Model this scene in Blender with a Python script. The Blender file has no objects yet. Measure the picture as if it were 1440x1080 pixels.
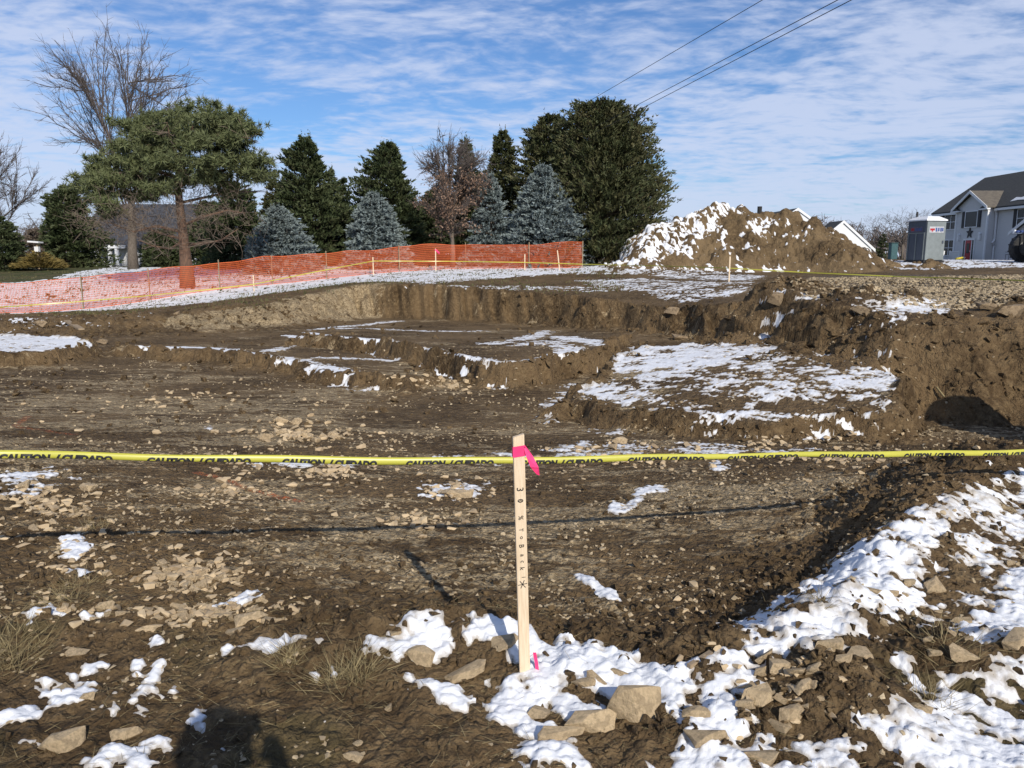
import bpy, bmesh, math, random
import numpy as np
from mathutils import Vector, Matrix
random.seed(7)
RNG = np.random.default_rng(11)
S = bpy.context.scene
C = S.collection
R = math.radians
# ------------------------------------------------------------------ camera model
F, CXP, CYP, CAMZ = 1080.0, 720.0, 540.0, 1.5
PITCH = R(9.36)
CP, SP = math.cos(PITCH), math.sin(PITCH)

def ray(px, py):
    x = (px - CXP) / F; y = (CYP - py) / F
    return x, CP + y * SP, y * CP - SP
def at_y(px, py, Y):
    a, b, c = ray(px, py); t = Y / b
    return a * t, Y, CAMZ + c * t
def at_z(px, py, z):
    a, b, c = ray(px, py); t = (z - CAMZ) / c
    return a * t, b * t, z

cam = bpy.data.cameras.new('camera'); camo = bpy.data.objects.new('camera', cam); C.objects.link(camo)
camo.location = (0, 0, CAMZ); camo.rotation_euler = (R(90) - PITCH, 0, 0)
cam.sensor_width = 36; cam.lens = 27.0; cam.clip_start = 0.05; cam.clip_end = 6000
S.camera = camo

# ------------------------------------------------------------------ noise
_T = RNG.random((256, 256)); _TX = RNG.random((256, 256)); _TY = RNG.random((256, 256)); _TR = RNG.random((256, 256))
def vnoise(x, y, seed=0):
    x = x + seed * 37.13; y = y + seed * 91.7
    xi = np.floor(x).astype(np.int64); yi = np.floor(y).astype(np.int64)
    fx = x - xi; fy = y - yi
    fx = fx * fx * (3 - 2 * fx); fy = fy * fy * (3 - 2 * fy)
    x0 = xi & 255; x1 = (xi + 1) & 255; y0 = yi & 255; y1 = (yi + 1) & 255
    a = _T[x0, y0]; b = _T[x1, y0]; c = _T[x0, y1]; d = _T[x1, y1]
    return (a + (b - a) * fx) * (1 - fy) + (c + (d - c) * fx) * fy
def fbm(x, y, octv=4, seed=0, gain=.5):
    s = 0; a = 1; t = 0
    for i in range(octv):
        s = s + a * vnoise(x, y, seed + i * 3.7); t += a
        a *= gain; x = x * 2.03 * .8 + y * 2.03 * .6; y = y * 2.03 * .8 - x * .6
    return s / t
def clods(x, y, seed=0, fill=.8):
    """rounded lumps of random size, one per cell of side 1"""
    x = x + seed * 17.3; y = y + seed * 53.9
    xi = np.floor(x).astype(np.int64); yi = np.floor(y).astype(np.int64)
    out = np.zeros_like(x)
    for i in (-1, 0, 1):
        for j in (-1, 0, 1):
            a = (xi + i) & 255; b = (yi + j) & 255
            px = xi + i + _TX[a, b]; py = yi + j + _TY[a, b]
            r = .25 + .65 * _TR[a, b] ** 2
            on = _T[a, b] < fill
            d2 = ((x - px) ** 2 + (y - py) ** 2) / (r * r)
            h = np.where(on & (d2 < 1), np.clip(1 - d2, 0, 1) ** .6 * r, 0)
            out = np.maximum(out, h)
    return out
def sstep(a, b, x):
    t = np.clip((x - a) / (b - a), 0, 1)
    return t * t * (3 - 2 * t)

class TPS:
    def __init__(s, pts):
        p = np.array(pts, float); s.p = p[:, :2] / 10; n = len(p)
        d = np.linalg.norm(s.p[:, None] - s.p[None], axis=2)
        K = np.where(d > 0, d * d * np.log(d + 1e-12), 0) + np.eye(n) * .02
        P = np.c_[np.ones(n), s.p]
        A = np.block([[K, P], [P.T, np.zeros((3, 3))]])
        s.w = np.linalg.solve(A, np.r_[p[:, 2], 0, 0, 0])
    def __call__(s, X, Y):
        X = X / 10; Y = Y / 10
        o = s.w[-3] + s.w[-2] * X + s.w[-1] * Y
        for (a, b), w in zip(s.p, s.w):
            d2 = (X - a) ** 2 + (Y - b) ** 2 + 1e-12
            o = o + w * .5 * d2 * np.log(d2)
        return o

def sdf(poly, X, Y, margin):
    """signed distance (inside positive), only near the polygon; -margin elsewhere"""
    p = np.asarray(poly, float)[:, :2]
    out = np.full(X.shape, -float(margin))
    m = (X > p[:, 0].min() - margin) & (X < p[:, 0].max() + margin) & (Y > p[:, 1].min() - margin) & (Y < p[:, 1].max() + margin)
    if not m.any(): return out
    x = X[m]; y = Y[m]
    d = np.full(x.shape, 1e9); ins = np.zeros(x.shape, bool)
    for i in range(len(p)):
        ax, ay = p[i]; bx, by = p[(i + 1) % len(p)]
        ex, ey = bx - ax, by - ay
        t = np.clip(((x - ax) * ex + (y - ay) * ey) / (ex * ex + ey * ey + 1e-12), 0, 1)
        d = np.minimum(d, (x - ax - t * ex) ** 2 + (y - ay - t * ey) ** 2)
        if ay != by:
            c = ((ay > y) != (by > y)) & (x < (bx - ax) * (y - ay) / (by - ay) + ax)
            ins ^= c
    d = np.sqrt(d)
    out[m] = np.where(ins, d, -d)
    return out
def linedist(pl, X, Y, margin):
    p = np.asarray(pl, float)
    out = np.full(X.shape, float(margin)); hv = np.zeros(X.shape)
    m = (X > p[:, 0].min() - margin) & (X < p[:, 0].max() + margin) & (Y > p[:, 1].min() - margin) & (Y < p[:, 1].max() + margin)
    if not m.any(): return out, hv
    x = X[m]; y = Y[m]; d = np.full(x.shape, 1e9); h = np.zeros(x.shape)
    for i in range(len(p) - 1):
        ax, ay = p[i, :2]; bx, by = p[i + 1, :2]
        ex, ey = bx - ax, by - ay
        t = np.clip(((x - ax) * ex + (y - ay) * ey) / (ex * ex + ey * ey + 1e-12), 0, 1)
        dd = np.sqrt((x - ax - t * ex) ** 2 + (y - ay - t * ey) ** 2)
        k = dd < d
        d = np.where(k, dd, d)
        if p.shape[1] > 2: h = np.where(k, p[i, 2] + (p[i + 1, 2] - p[i, 2]) * t, h)
    out[m] = d; hv[m] = h
    return out, hv

# ------------------------------------------------------------------ terrain
gp = [at_y(*q) for q in [(0, 441, 28), (100, 437, 29), (250, 420, 31), (400, 400, 34), (480, 390, 35.5), (560, 382, 37), (640, 378, 38), (817, 377, 37),
      (510, 400, 29), (600, 404, 27.5), (700, 410, 26), (800, 418, 24), (950, 437, 21), (400, 418, 28), (300, 428, 27), (200, 440, 26), (100, 443, 25), (0, 447, 24), (-200, 450, 24),
      (1300, 425, 13), (1300, 405, 20), (1300, 388, 30), (1300, 375, 38), (1300, 368, 42), (1440, 367, 45), (1340, 366.5, 85), (1050, 385, 35), (870, 372, 37), (840, 395, 30), (1050, 400, 24), (1060, 415, 18),
      (0, 380, 45), (0, 395, 38), (100, 378, 45), (262, 403, 33), (150, 376, 55), (400, 371, 50), (640, 369, 52), (900, 367, 60), (-300, 385, 45), (1000, 364, 85), (400, 366, 85)]]
gp += [(0, 0, 0), (0, 2.6, 0), (-3, 2, 0), (3, 2, .04), (0, -8, 0), (-6, 0, 0), (6, 0, .05), (-3.5, 4, -.03), (-8, 8, -.2), (-16, 15, -.4), (3, 4, .06), (5, 5.4, .05), (7, 5.8, .08), (10, 4, .15), (10.5, 8, .3),
       (8.4, 12.6, .65), (5, 11.5, .62), (12, 11, .65), (-20, 0, 0), (20, 0, .5), (-50, 30, .2), (-50, 85, 1), (60, 30, .9), (90, 85, 1.1), (40, -8, .4), (-40, -8, 0)]
G = TPS(gp)
FL = TPS([(-.6, 4.15, -.13), (1.2, 3.3, -.09), (1.5, 4.5, -.16), (2.3, 4.7, -.1), (3.3, 6.0, -.14), (-2.5, 4.5, -.07), (-3, 6, -.2), (0, 6, -.36), (2.5, 7, -.42), (0, 9, -.63), (-5, 9, -.5), (6, 9.9, -.7), (-5, 14, -.7), (0, 14, -.72),
          (-10, 16, -.7), (-12, 20, -.65), (0, 20, -.65), (0, 27, -.7), (5, 19, -.6), (-6, 27, -.66), (-16, 12, -.6), (-20, 20, -.6), (10, 8, -.6), (5, 7.5, -.52), (-.4, 3.2, -.12), (-6, 5, -.1)])
PIT = [(-.6, 3.3), (.2, 3.05), (.9, 2.95), (1.25, 3.25), (1.75, 3.85), (2.5, 4.8), (3.3, 5.55), (4.4, 6.0), (6, 6.3), (9.5, 6.5), (9.5, 10.2), (6.6, 10.55), (5.2, 10.9), (4.6, 12.5), (3.95, 14.4), (5.3, 15.8), (6.6, 17.5), (6.1, 19), (5.06, 19.7),
       (4.4, 20.9), (3.0, 22.6), (1.78, 24.1), (-.5, 26.2), (-3, 27.7), (-5.7, 28.7), (-6.6, 26.6), (-7.8, 24.8), (-9.6, 23.8), (-12, 22.8), (-16, 22.6), (-24, 22), (-24, 12), (-12, 6.5), (-5, 4.5), (-2.8, 4.0), (-1.5, 3.7)]
WALLW = TPS([(-1, 3.5, .75), (-5, 4.5, .9), (.5, 3, .3), (1.7, 3.8, .3), (3.4, 5.9, .4), (5, 6.2, .35), (8, 6.5, .4), (6, 8.2, .4), (6.6, 10.5, .85), (4.6, 12, .5), (3.9, 14.5, .95), (6.5, 17.5, .3), (4.4, 20.9, .35), (0, 26, .22), (-3, 27.7, .22),
             (-5.7, 28.5, .5), (-7.5, 25, 1.6), (-10, 23.5, 2.0), (-16, 22.5, 2.0), (-24, 15, 2), (-12, 6.5, 2)])
ISLR_C = [(775, 572, -.54), (845, 530, -.32), (850, 505, -.16), (900, 486, -.06), (1010, 482, 0), (1140, 478, .1), (1195, 492, .06), (1292, 538, -.1), (1278, 562, -.17), (1228, 602, -.42), (1050, 600, -.44), (900, 586, -.46)]
ISLR = [at_z(*q) for q in ISLR_C]; ISLR_T = TPS(ISLR + [at_z(1000, 530, -.17), at_z(1100, 540, -.14), at_z(1100, 510, -.02)])
BENC_C = [(410, 472, -.42), (470, 475, -.38), (530, 479, -.36), (560, 488, -.33), (620, 497, -.32), (690, 512, -.32), (735, 514, -.32), (800, 497, -.3), (862, 487, -.28), (880, 470, -.5), (700, 462, -.62), (560, 458, -.66), (470, 461, -.6)]
BENC = [at_z(*q) for q in BENC_C]; BENC_T = TPS(BENC + [at_z(650, 480, -.4)])
BEND = [at_z(*q) for q in [(160, 487, -.5), (240, 490, -.46), (300, 493, -.46), (380, 503, -.47), (430, 512, -.47), (480, 525, -.48), (570, 540, -.55), (620, 530, -.6), (560, 506, -.62), (450, 490, -.62), (300, 482, -.62), (180, 480, -.6)]]
BEND_T = TPS(BEND)
ISLL = [at_z(*q) for q in [(-250, 503, -.44), (0, 498, -.43), (60, 496, -.43), (122, 488, -.42), (134, 481, -.42), (100, 474, -.4), (0, 470, -.4), (-250, 468, -.4)]]
ISLL_T = TPS(ISLL)
BERM = [(-2.3, 3.1, .03), (-1.0, 2.85, .05), (-.56, 2.83, .09), (-.2, 2.88, .11), (.22, 2.76, .12), (.54, 2.58, .12), (.88, 2.58, .12), (1.16, 2.78, .12), (1.65, 3.3, .11), (2.35, 4.1, .1), (3.3, 5.2, .09), (4.4, 6.2, .0)]
HEAPS = [(5.0, 14.3, .32, 1.0, .8), (6.1, 12.9, .16, .9, .5), (7.3, 6.9, 2.2, .75, .6), (9.6, 6.9, 1.3, 1.2, 1.1), (8.2, 12.3, .12, .7, .4), (1.1, 2.28, .06, .22, .2), (.62, 2.2, .05, .2, .15), (1.75, 2.6, .05, .4, .2)]  # the tallest is an unseen heap, added right of frame to shade the pit

def base(X, Y):
    X = np.asarray(X, float); Y = np.asarray(Y, float)
    Xc = np.clip(X, -55, 90); Yc = np.clip(Y, -9, 88)
    g = G(Xc, Yc)
    far = sstep(70, 130, np.hypot(X, Y)); g = g * (1 - far) + 1.1 * far
    wx = X + (fbm(X * 1.6, Y * 1.6, 3, 5) - .5) * .5; wy = Y + (fbm(X * 1.6, Y * 1.6, 3, 8) - .5) * .5
    sd = sdf(PIT, wx, wy, 3.0)
    sd = sd + (Y > 12) * (np.abs(fbm(X * 3.2 + Y, Y * .6, 3, 55) - .5) * 1.1 - .1) * sstep(1.2, .3, np.abs(sd))
    w = np.clip(WALLW(np.clip(X, -24, 10), np.clip(Y, 2, 30)), .18, 2.2)
    m = sstep(-w, w, sd)
    h = g + (FL(np.clip(X, -22, 11), np.clip(Y, 2.5, 30)) - g) * m
    edge = np.clip(1 - np.abs(sd) / (w * 1.3 + .15), 0, 1)
    edge = edge * (1 - .72 * (sstep(6.5, 5.0, Y) * sstep(1.0, .3, X)))
    for poly, tf, ww in ((ISLR, ISLR_T, .16), (BENC, BENC_T, .12), (BEND, BEND_T, .12), (ISLL, ISLL_T, .1)):
        wx2 = X + (fbm(X * 2.2, Y * 2.2, 4, 15) - .5) * .45; wy2 = Y + (fbm(X * 2.2, Y * 2.2, 4, 18) - .5) * .6
        s2 = sdf(poly, wx2, wy2, 1.0)
        k = s2 > -.9
        if not k.any(): continue
        mk = sstep(-ww, ww, s2[k]); add = np.maximum(0, tf(X[k], Y[k]) - h[k])
        h[k] = h[k] + mk * add
        e2 = np.clip(1 - np.abs(s2[k]) / .3, 0, 1) * np.clip(add * 4, 0, 1)
        edge[k] = np.maximum(edge[k], e2)
    d, hv = linedist(BERM, X, Y, 1.2)
    b = np.exp(-(d / .24) ** 2) * hv
    h = h + b
    edge = np.maximum(edge, np.clip(b * 7, 0, 1))
    for (hx, hy, hh, rx, ry) in HEAPS:
        e = np.exp(-(((X - hx) / rx) ** 2 + ((Y - hy) / ry) ** 2) ** 1.3)
        h = h + hh * e; edge = np.maximum(edge, e)
    return h, m, edge, sd

def rough(X, Y, m, edge, h0):
    """fine relief: clods on banks, berm and the tipped soil; a graded floor with small crumbs"""
    near = np.exp(-Y / 9.0)
    lawn = sstep(27, 30, Y) * sstep(8, 3, X)
    amp = (.35 + 1.0 * edge) * (1 - .85 * lawn)
    fl = m * (1 - edge)
    amp = amp * (1 - .55 * fl)
    r = (fbm(X * .9, Y * .9, 4, 21) - .5) * .16 * amp
    r = r + (fbm(X * 5, Y * 5, 4, 25) - .5) * .07 * amp
    r = r + (fbm(X * 16, Y * 16, 3, 28) - .5) * .03 * np.clip(amp + .1, 0, 1) * (Y < 14)
    r = r + (fbm(X * 4, h0 * 10 + Y * .6, 4, 33, .6) - .5) * .2 * edge * sstep(7, 10, Y) * (1 - .9 * lawn)
    r = r + clods(X * 2.6, Y * 2.6, 3, .6) * .18 * edge * sstep(3.5, 7, Y) * (1 - .9 * lawn)
    r = r + clods(X * 7, Y * 7, 1, .75) * .05 * amp
    r = r + clods(X * 17, Y * 17, 2, .8) * .026 * np.clip(amp + .15 * fl, 0, 1.2) * (Y < 20)
    r = r + clods(X * 37, Y * 37, 4, .8) * .013 * (Y < 9)
    return r

SNOWP, SNOWL, SNOWS = [], [], []
_tt = np.exp(np.linspace(math.log(1.6), math.log(90), 700))
def hits(pts):
    """points of the ground seen at these photo positions"""
    out = []
    A = [ray(*q[:2]) for q in pts]
    X = np.array([a[0] * _tt for a in A]); Y = np.array([a[1] * _tt for a in A]); Z = np.array([CAMZ + a[2] * _tt for a in A])
    H = base(X.ravel(), Y.ravel())[0].reshape(X.shape)
    for i in range(len(A)):
        k = np.nonzero(Z[i] < H[i])[0]
        k = k[0] if len(k) else len(_tt) - 1
        if k > 0:
            a = Z[i, k - 1] - H[i, k - 1]; b = H[i, k] - Z[i, k]; t = a / (a + b + 1e-9)
            out.append((X[i, k - 1] + (X[i, k] - X[i, k - 1]) * t, Y[i, k - 1] + (Y[i, k] - Y[i, k - 1]) * t))
        else: out.append((X[i, 0], Y[i, 0]))
    return out
def sp(d, soft, *pts): SNOWP.append((hits(pts), d, soft))
def ss_(d, soft, *pts): SNOWS.append((hits(pts), d, soft))
def sl(d, w, *pts): SNOWL.append((hits(pts), d, w))
def se(d, soft, px, py, rx, ry):
    sp(d, soft, *[(px + rx * math.cos(a), py + ry * math.sin(a)) for a in np.linspace(0, 2 * math.pi, 9)[:-1]])
# lawn and far ground
sp(1.0, .5, (-200, 402), (0, 398), (70, 393), (100, 384), (160, 376), (400, 374), (640, 374), (850, 373), (850, 380), (740, 388), (660, 394), (600, 399), (560, 396), (500, 397), (400, 410), (300, 424), (200, 434), (100, 438), (0, 442), (-200, 446))
sp(.6, .35, (815, 394), (900, 391), (1060, 397), (1055, 412), (960, 424), (900, 409), (830, 402))
sp(.55, .35, (850, 374), (1000, 380), (1080, 388), (1060, 396), (900, 386), (800, 386))
sp(.42, .3, (560, 404), (840, 402), (860, 410), (640, 408))
sp(.85, .4, (1245, 369), (1460, 366), (1460, 376), (1300, 379), (1200, 378))
sp(.8, .5, (1180, 372), (1270, 371), (1270, 376), (1190, 377))
# promontory and right rim
ss_(1.02, .25, (1005, 484), (1050, 440), (1085, 412), (1150, 416), (1180, 438), (1130, 450), (1100, 470), (1060, 486))
ss_(.9, .25, (1150, 431), (1340, 418), (1340, 440), (1260, 450), (1180, 446))
# island on the right
sp(1.0, .2, (852, 503), (890, 487), (1010, 483), (1110, 484), (1130, 494), (1040, 500), (1020, 515), (960, 531), (900, 537), (850, 522))
sp(.58, .25, (900, 537), (1040, 500), (1160, 478), (1225, 488), (1287, 541), (1250, 575), (1150, 570), (1040, 562), (900, 546))
sp(.78, .2, (1140, 515), (1288, 540), (1245, 578), (1190, 563))
sp(.68, .2, (780, 572), (850, 532), (900, 550), (1010, 575), (1230, 590), (1220, 615), (1050, 602), (900, 590))
sp(.85, .15, (765, 574), (800, 540), (832, 540), (850, 560))
# benches and left island
sl(1.05, .16, (408, 472), (470, 474), (530, 478), (552, 486), (600, 494), (690, 510))
sl(.95, .3, (530, 479), (560, 488), (600, 495)); sl(.8, .25, (440, 464), (500, 458), (560, 452))
sl(.9, .2, (700, 531), (735, 516), (800, 494)); sl(.95, .35, (790, 474), (825, 480), (858, 486)); sl(.75, .3, (730, 486), (770, 480), (800, 492))
sl(.72, .25, (430, 468), (520, 462), (600, 466), (680, 466)); sl(.7, .3, (690, 484), (740, 476), (770, 466)); sl(.8, .2, (450, 503), (540, 506), (585, 516))
sl(.95, .22, (185, 489), (300, 490), (420, 507), (470, 519)); sl(.7, .3, (420, 507), (470, 519), (510, 548)); sl(.7, .2, (380, 494), (420, 480))
sp(1.15, .15, (-250, 500), (0, 496), (60, 494), (128, 486), (100, 475), (0, 471), (-250, 469))
sp(.42, .4, (-100, 452), (60, 446), (200, 440), (220, 452), (20, 464))
# pit floor
for q in [(.95, .06, 295, 602, 8, 4), (.8, .15, 45, 678, 48, 22), (1, .05, 104, 768, 16, 16), (.9, .05, 98, 803, 22, 4), (.62, .12, 640, 690, 48, 16), (.75, .08, 868, 716, 18, 9), (.8, .06, 922, 688, 14, 5),
          (.62, .15, 840, 633, 75, 13), (.62, .15, 1000, 632, 60, 9), (.6, .15, 1110, 637, 50, 8), (.8, .06, 1010, 655, 14, 7), (.75, .1, 1275, 605, 16, 6), (.5, .1, 420, 655, 90, 5), (.75, .06, 770, 590, 22, 5), (.5, .15, 700, 648, 90, 12), (.5, .1, 880, 606, 60, 6)]:
    se(*q)
sl(.95, .035, (816, 812), (842, 828), (872, 846)); sl(.75, .05, (880, 720), (905, 690), (925, 686))
sp(1.0, .05, (5, 866), (60, 866), (66, 852), (82, 852), (84, 862), (112, 866), (60, 876), (42, 886), (20, 876)); sl(.95, .03, (116, 872), (150, 861)); sl(.85, .03, (300, 858), (316, 850), (352, 840)); sl(.85, .03, (320, 854), (370, 845))
# near ground, left
sp(.98, .05, (268, 920), (330, 912), (380, 905), (452, 896), (450, 935), (425, 925), (360, 945), (330, 935), (300, 920))
sp(.98, .05, (62, 960), (96, 945), (138, 940), (136, 975), (120, 1005), (66, 1000)); sp(1, .05, (184, 938), (205, 950), (230, 938), (226, 970), (200, 1010), (166, 1000), (185, 970))
sp(.95, .05, (108, 1005), (166, 985), (210, 1010), (150, 1018)); sp(.95, .05, (26, 1080), (28, 1045), (55, 1035), (85, 1032), (40, 1060), (40, 1080))
sp(.95, .05, (110, 1078), (150, 1050), (205, 1035), (235, 1040), (250, 1075), (200, 1090), (120, 1095)); sl(.9, .05, (0, 1016), (36, 1008)); se(.9, .04, 280, 1012, 16, 24); sl(.75, .05, (300, 1060), (320, 1020)); se(.75, .04, 365, 1015, 14, 8)
se(.95, .03, 440, 955, 14, 18); se(.9, .03, 468, 960, 8, 22); se(.8, .03, 455, 1030, 8, 7); se(.8, .03, 245, 975, 8, 6); se(.8, .03, 385, 995, 8, 6); se(.85, .02, 222, 906, 14, 7)
# berm
sp(1.35, .05, (652, 860), (700, 866), (762, 882), (758, 905), (705, 898), (660, 905)); sp(.74, .08, (985, 955), (1040, 880), (1100, 850), (1170, 790), (1230, 750), (1310, 705), (1390, 655), (1400, 680), (1290, 745), (1190, 800), (1080, 890))
sp(1.0, .07, (508, 884), (570, 872), (660, 860), (690, 870), (760, 884), (830, 898), (880, 910), (935, 930), (975, 985), (940, 975), (880, 952), (800, 956), (765, 985), (720, 978), (700, 960), (735, 930), (690, 905), (640, 920), (600, 925), (560, 938), (515, 930))
sp(.95, .05, (570, 936), (610, 955), (640, 965), (668, 1010), (650, 1012), (600, 985)); sp(1.0, .06, (700, 965), (770, 962), (760, 1000), (780, 1020), (830, 1085), (770, 1090), (735, 1050), (695, 1005)); sp(1, .05, (830, 940), (960, 945), (985, 975), (930, 1000), (860, 975))
sp(1, .05, (770, 978), (800, 975), (860, 1000), (830, 1012), (790, 1000))
sp(.95, .1, (985, 960), (1065, 885), (1190, 785), (1290, 730), (1380, 675), (1500, 640), (1500, 690), (1380, 740), (1310, 790), (1290, 840), (1230, 905), (1140, 945), (1080, 925), (1000, 985))
sp(.86, .12, (950, 1120), (900, 1060), (970, 1000), (1010, 960), (1040, 1010), (1060, 1090), (1130, 1090), (1180, 1030), (1190, 960), (1280, 935), (1330, 855), (1440, 790), (1700, 760), (1700, 1150))
sp(.6, .15, (1330, 830), (1320, 760), (1400, 700), (1700, 660), (1700, 780), (1440, 800))

def snow_density(X, Y, src=None):
    D = np.zeros(X.shape)
    for poly, d, soft in (SNOWP if src is None else src):
        s = sdf(poly, X, Y, soft * 2)
        D = np.maximum(D, d * sstep(-soft, soft, s))
    for pl, d, w in (SNOWL if src is None else ()):
        q, _ = linedist(pl, X, Y, w * 3)
        D = np.maximum(D, d * sstep(w * 1.6, w * .3, q))
    return D

# rows and columns of the one ground sheet
rows = [-60, -40, -25, -16, -10, -7, -5, -3.6, -2.6, -1.9, -1.3, -.8, -.4, 0, .3, .6, .85, 1.05, 1.2]
y = 1.2
while y < 4000:
    y += y * (.0024 if y < 7 else .0036 if y < 32 else .012 if y < 50 else .07); rows.append(y)
rows = np.array(rows)
NC = 1400
us = np.linspace(-.98, .98, NC); us = np.sign(us) * np.where(np.abs(us) < .75, np.abs(us), .75 + (np.abs(us) - .75) * 6)
Wd = np.where(rows > 0, rows + 1.5, 1.5 - rows * 2.5)
X = Wd[:, None] * us[None, :]; Y = np.repeat(rows[:, None], NC, 1)
NR = len(rows)
xf, yf = X.ravel(), Y.ravel()
Hb, M_, E_, SD_ = base(xf, yf)
rr = rough(xf, yf, M_, E_, Hb)
Hf = Hb + rr
def hz(x, y):
    h, m, e, s = base(np.array([x], float), np.array([y], float))
    return float(h[0])
def hfull(x, y):
    x = np.asarray(x, float); y = np.asarray(y, float)
    h, m, e, s = base(x, y)
    return h + rough(x, y, m, e, h)

def mesh_np(name, verts, faces, mat, parent=None, smooth=False, loc=None):
    me = bpy.data.meshes.new(name)
    verts = np.asarray(verts, np.float32); faces = np.asarray(faces, np.int32)
    k = faces.shape[1]
    me.vertices.add(len(verts)); me.vertices.foreach_set('co', verts.ravel())
    me.loops.add(faces.size); me.loops.foreach_set('vertex_index', faces.ravel())
    me.polygons.add(len(faces)); me.polygons.foreach_set('loop_start', np.arange(0, faces.size, k, dtype=np.int32))
    me.polygons.foreach_set('loop_total', np.full(len(faces), k, np.int32))
    me.polygons.foreach_set('use_smooth', np.full(len(faces), smooth, bool))
    me.update(calc_edges=True); me.validate()
    if mat: me.materials.append(mat)
    o = bpy.data.objects.new(name, me); C.objects.link(o)
    if parent: o.parent = parent
    if loc is not None: o.location = loc
    return o
def tag(o, label=None, cat=None, group=None, kind=None):
    if label: o['label'] = label
    if cat: o['category'] = cat
    if group: o['group'] = group
    if kind: o['kind'] = kind
    return o

# ------------------------------------------------------------------ materials
def nt(name):
    m = bpy.data.materials.new(name); m.use_nodes = True
    t = m.node_tree; b = t.nodes['Principled BSDF']
    return m, t, b
def N(t, typ, **kw):
    n = t.nodes.new(typ)
    for k, v in kw.items():
        if k.startswith('i_'):
            key = k[2:]; key = int(key) if key.isdigit() else key.replace('_', ' ')
            n.inputs[key].default_value = v
        else: setattr(n, k, v)
    return n
def L(t, a, b): t.links.new(a, b)
def mixc(t, fac, a, b, blend='MIX'):
    n = t.nodes.new('ShaderNodeMix'); n.data_type = 'RGBA'; n.blend_type = blend
    for sock, v in ((n.inputs[0], fac), (n.inputs[6], a), (n.inputs[7], b)):
        if hasattr(v, 'links'): L(t, v, sock)
        elif isinstance(v, (int, float)): sock.default_value = v
        else: sock.default_value = (*v, 1)
    return n.outputs[2]
def mth(t, op, a, b=None, c=None, clamp=False):
    n = t.nodes.new('ShaderNodeMath'); n.operation = op; n.use_clamp = clamp
    for i, v in enumerate((a, b, c)):
        if v is None: continue
        if hasattr(v, 'links'): L(t, v, n.inputs[i])
        else: n.inputs[i].default_value = v
    return n.outputs[0]
def ramp(t, src, lo, hi):
    n = t.nodes.new('ShaderNodeMapRange'); n.interpolation_type = 'SMOOTHSTEP'
    n.inputs['From Min'].default_value = lo; n.inputs['From Max'].default_value = hi
    L(t, src, n.inputs['Value']); return n.outputs[0]
def noise(t, vec, scale, detail=4, rough=.55, sx=None):
    if sx:
        mp = t.nodes.new('ShaderNodeMapping'); mp.inputs['Scale'].default_value = sx; L(t, vec, mp.inputs['Vector']); vec = mp.outputs[0]
    n = t.nodes.new('ShaderNodeTexNoise'); n.inputs['Scale'].default_value = scale; n.inputs['Detail'].default_value = detail; n.inputs['Roughness'].default_value = rough
    L(t, vec, n.inputs['Vector']); return n.outputs['Fac']
def objco(t): return t.nodes.new('ShaderNodeTexCoord').outputs['Object']

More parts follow.
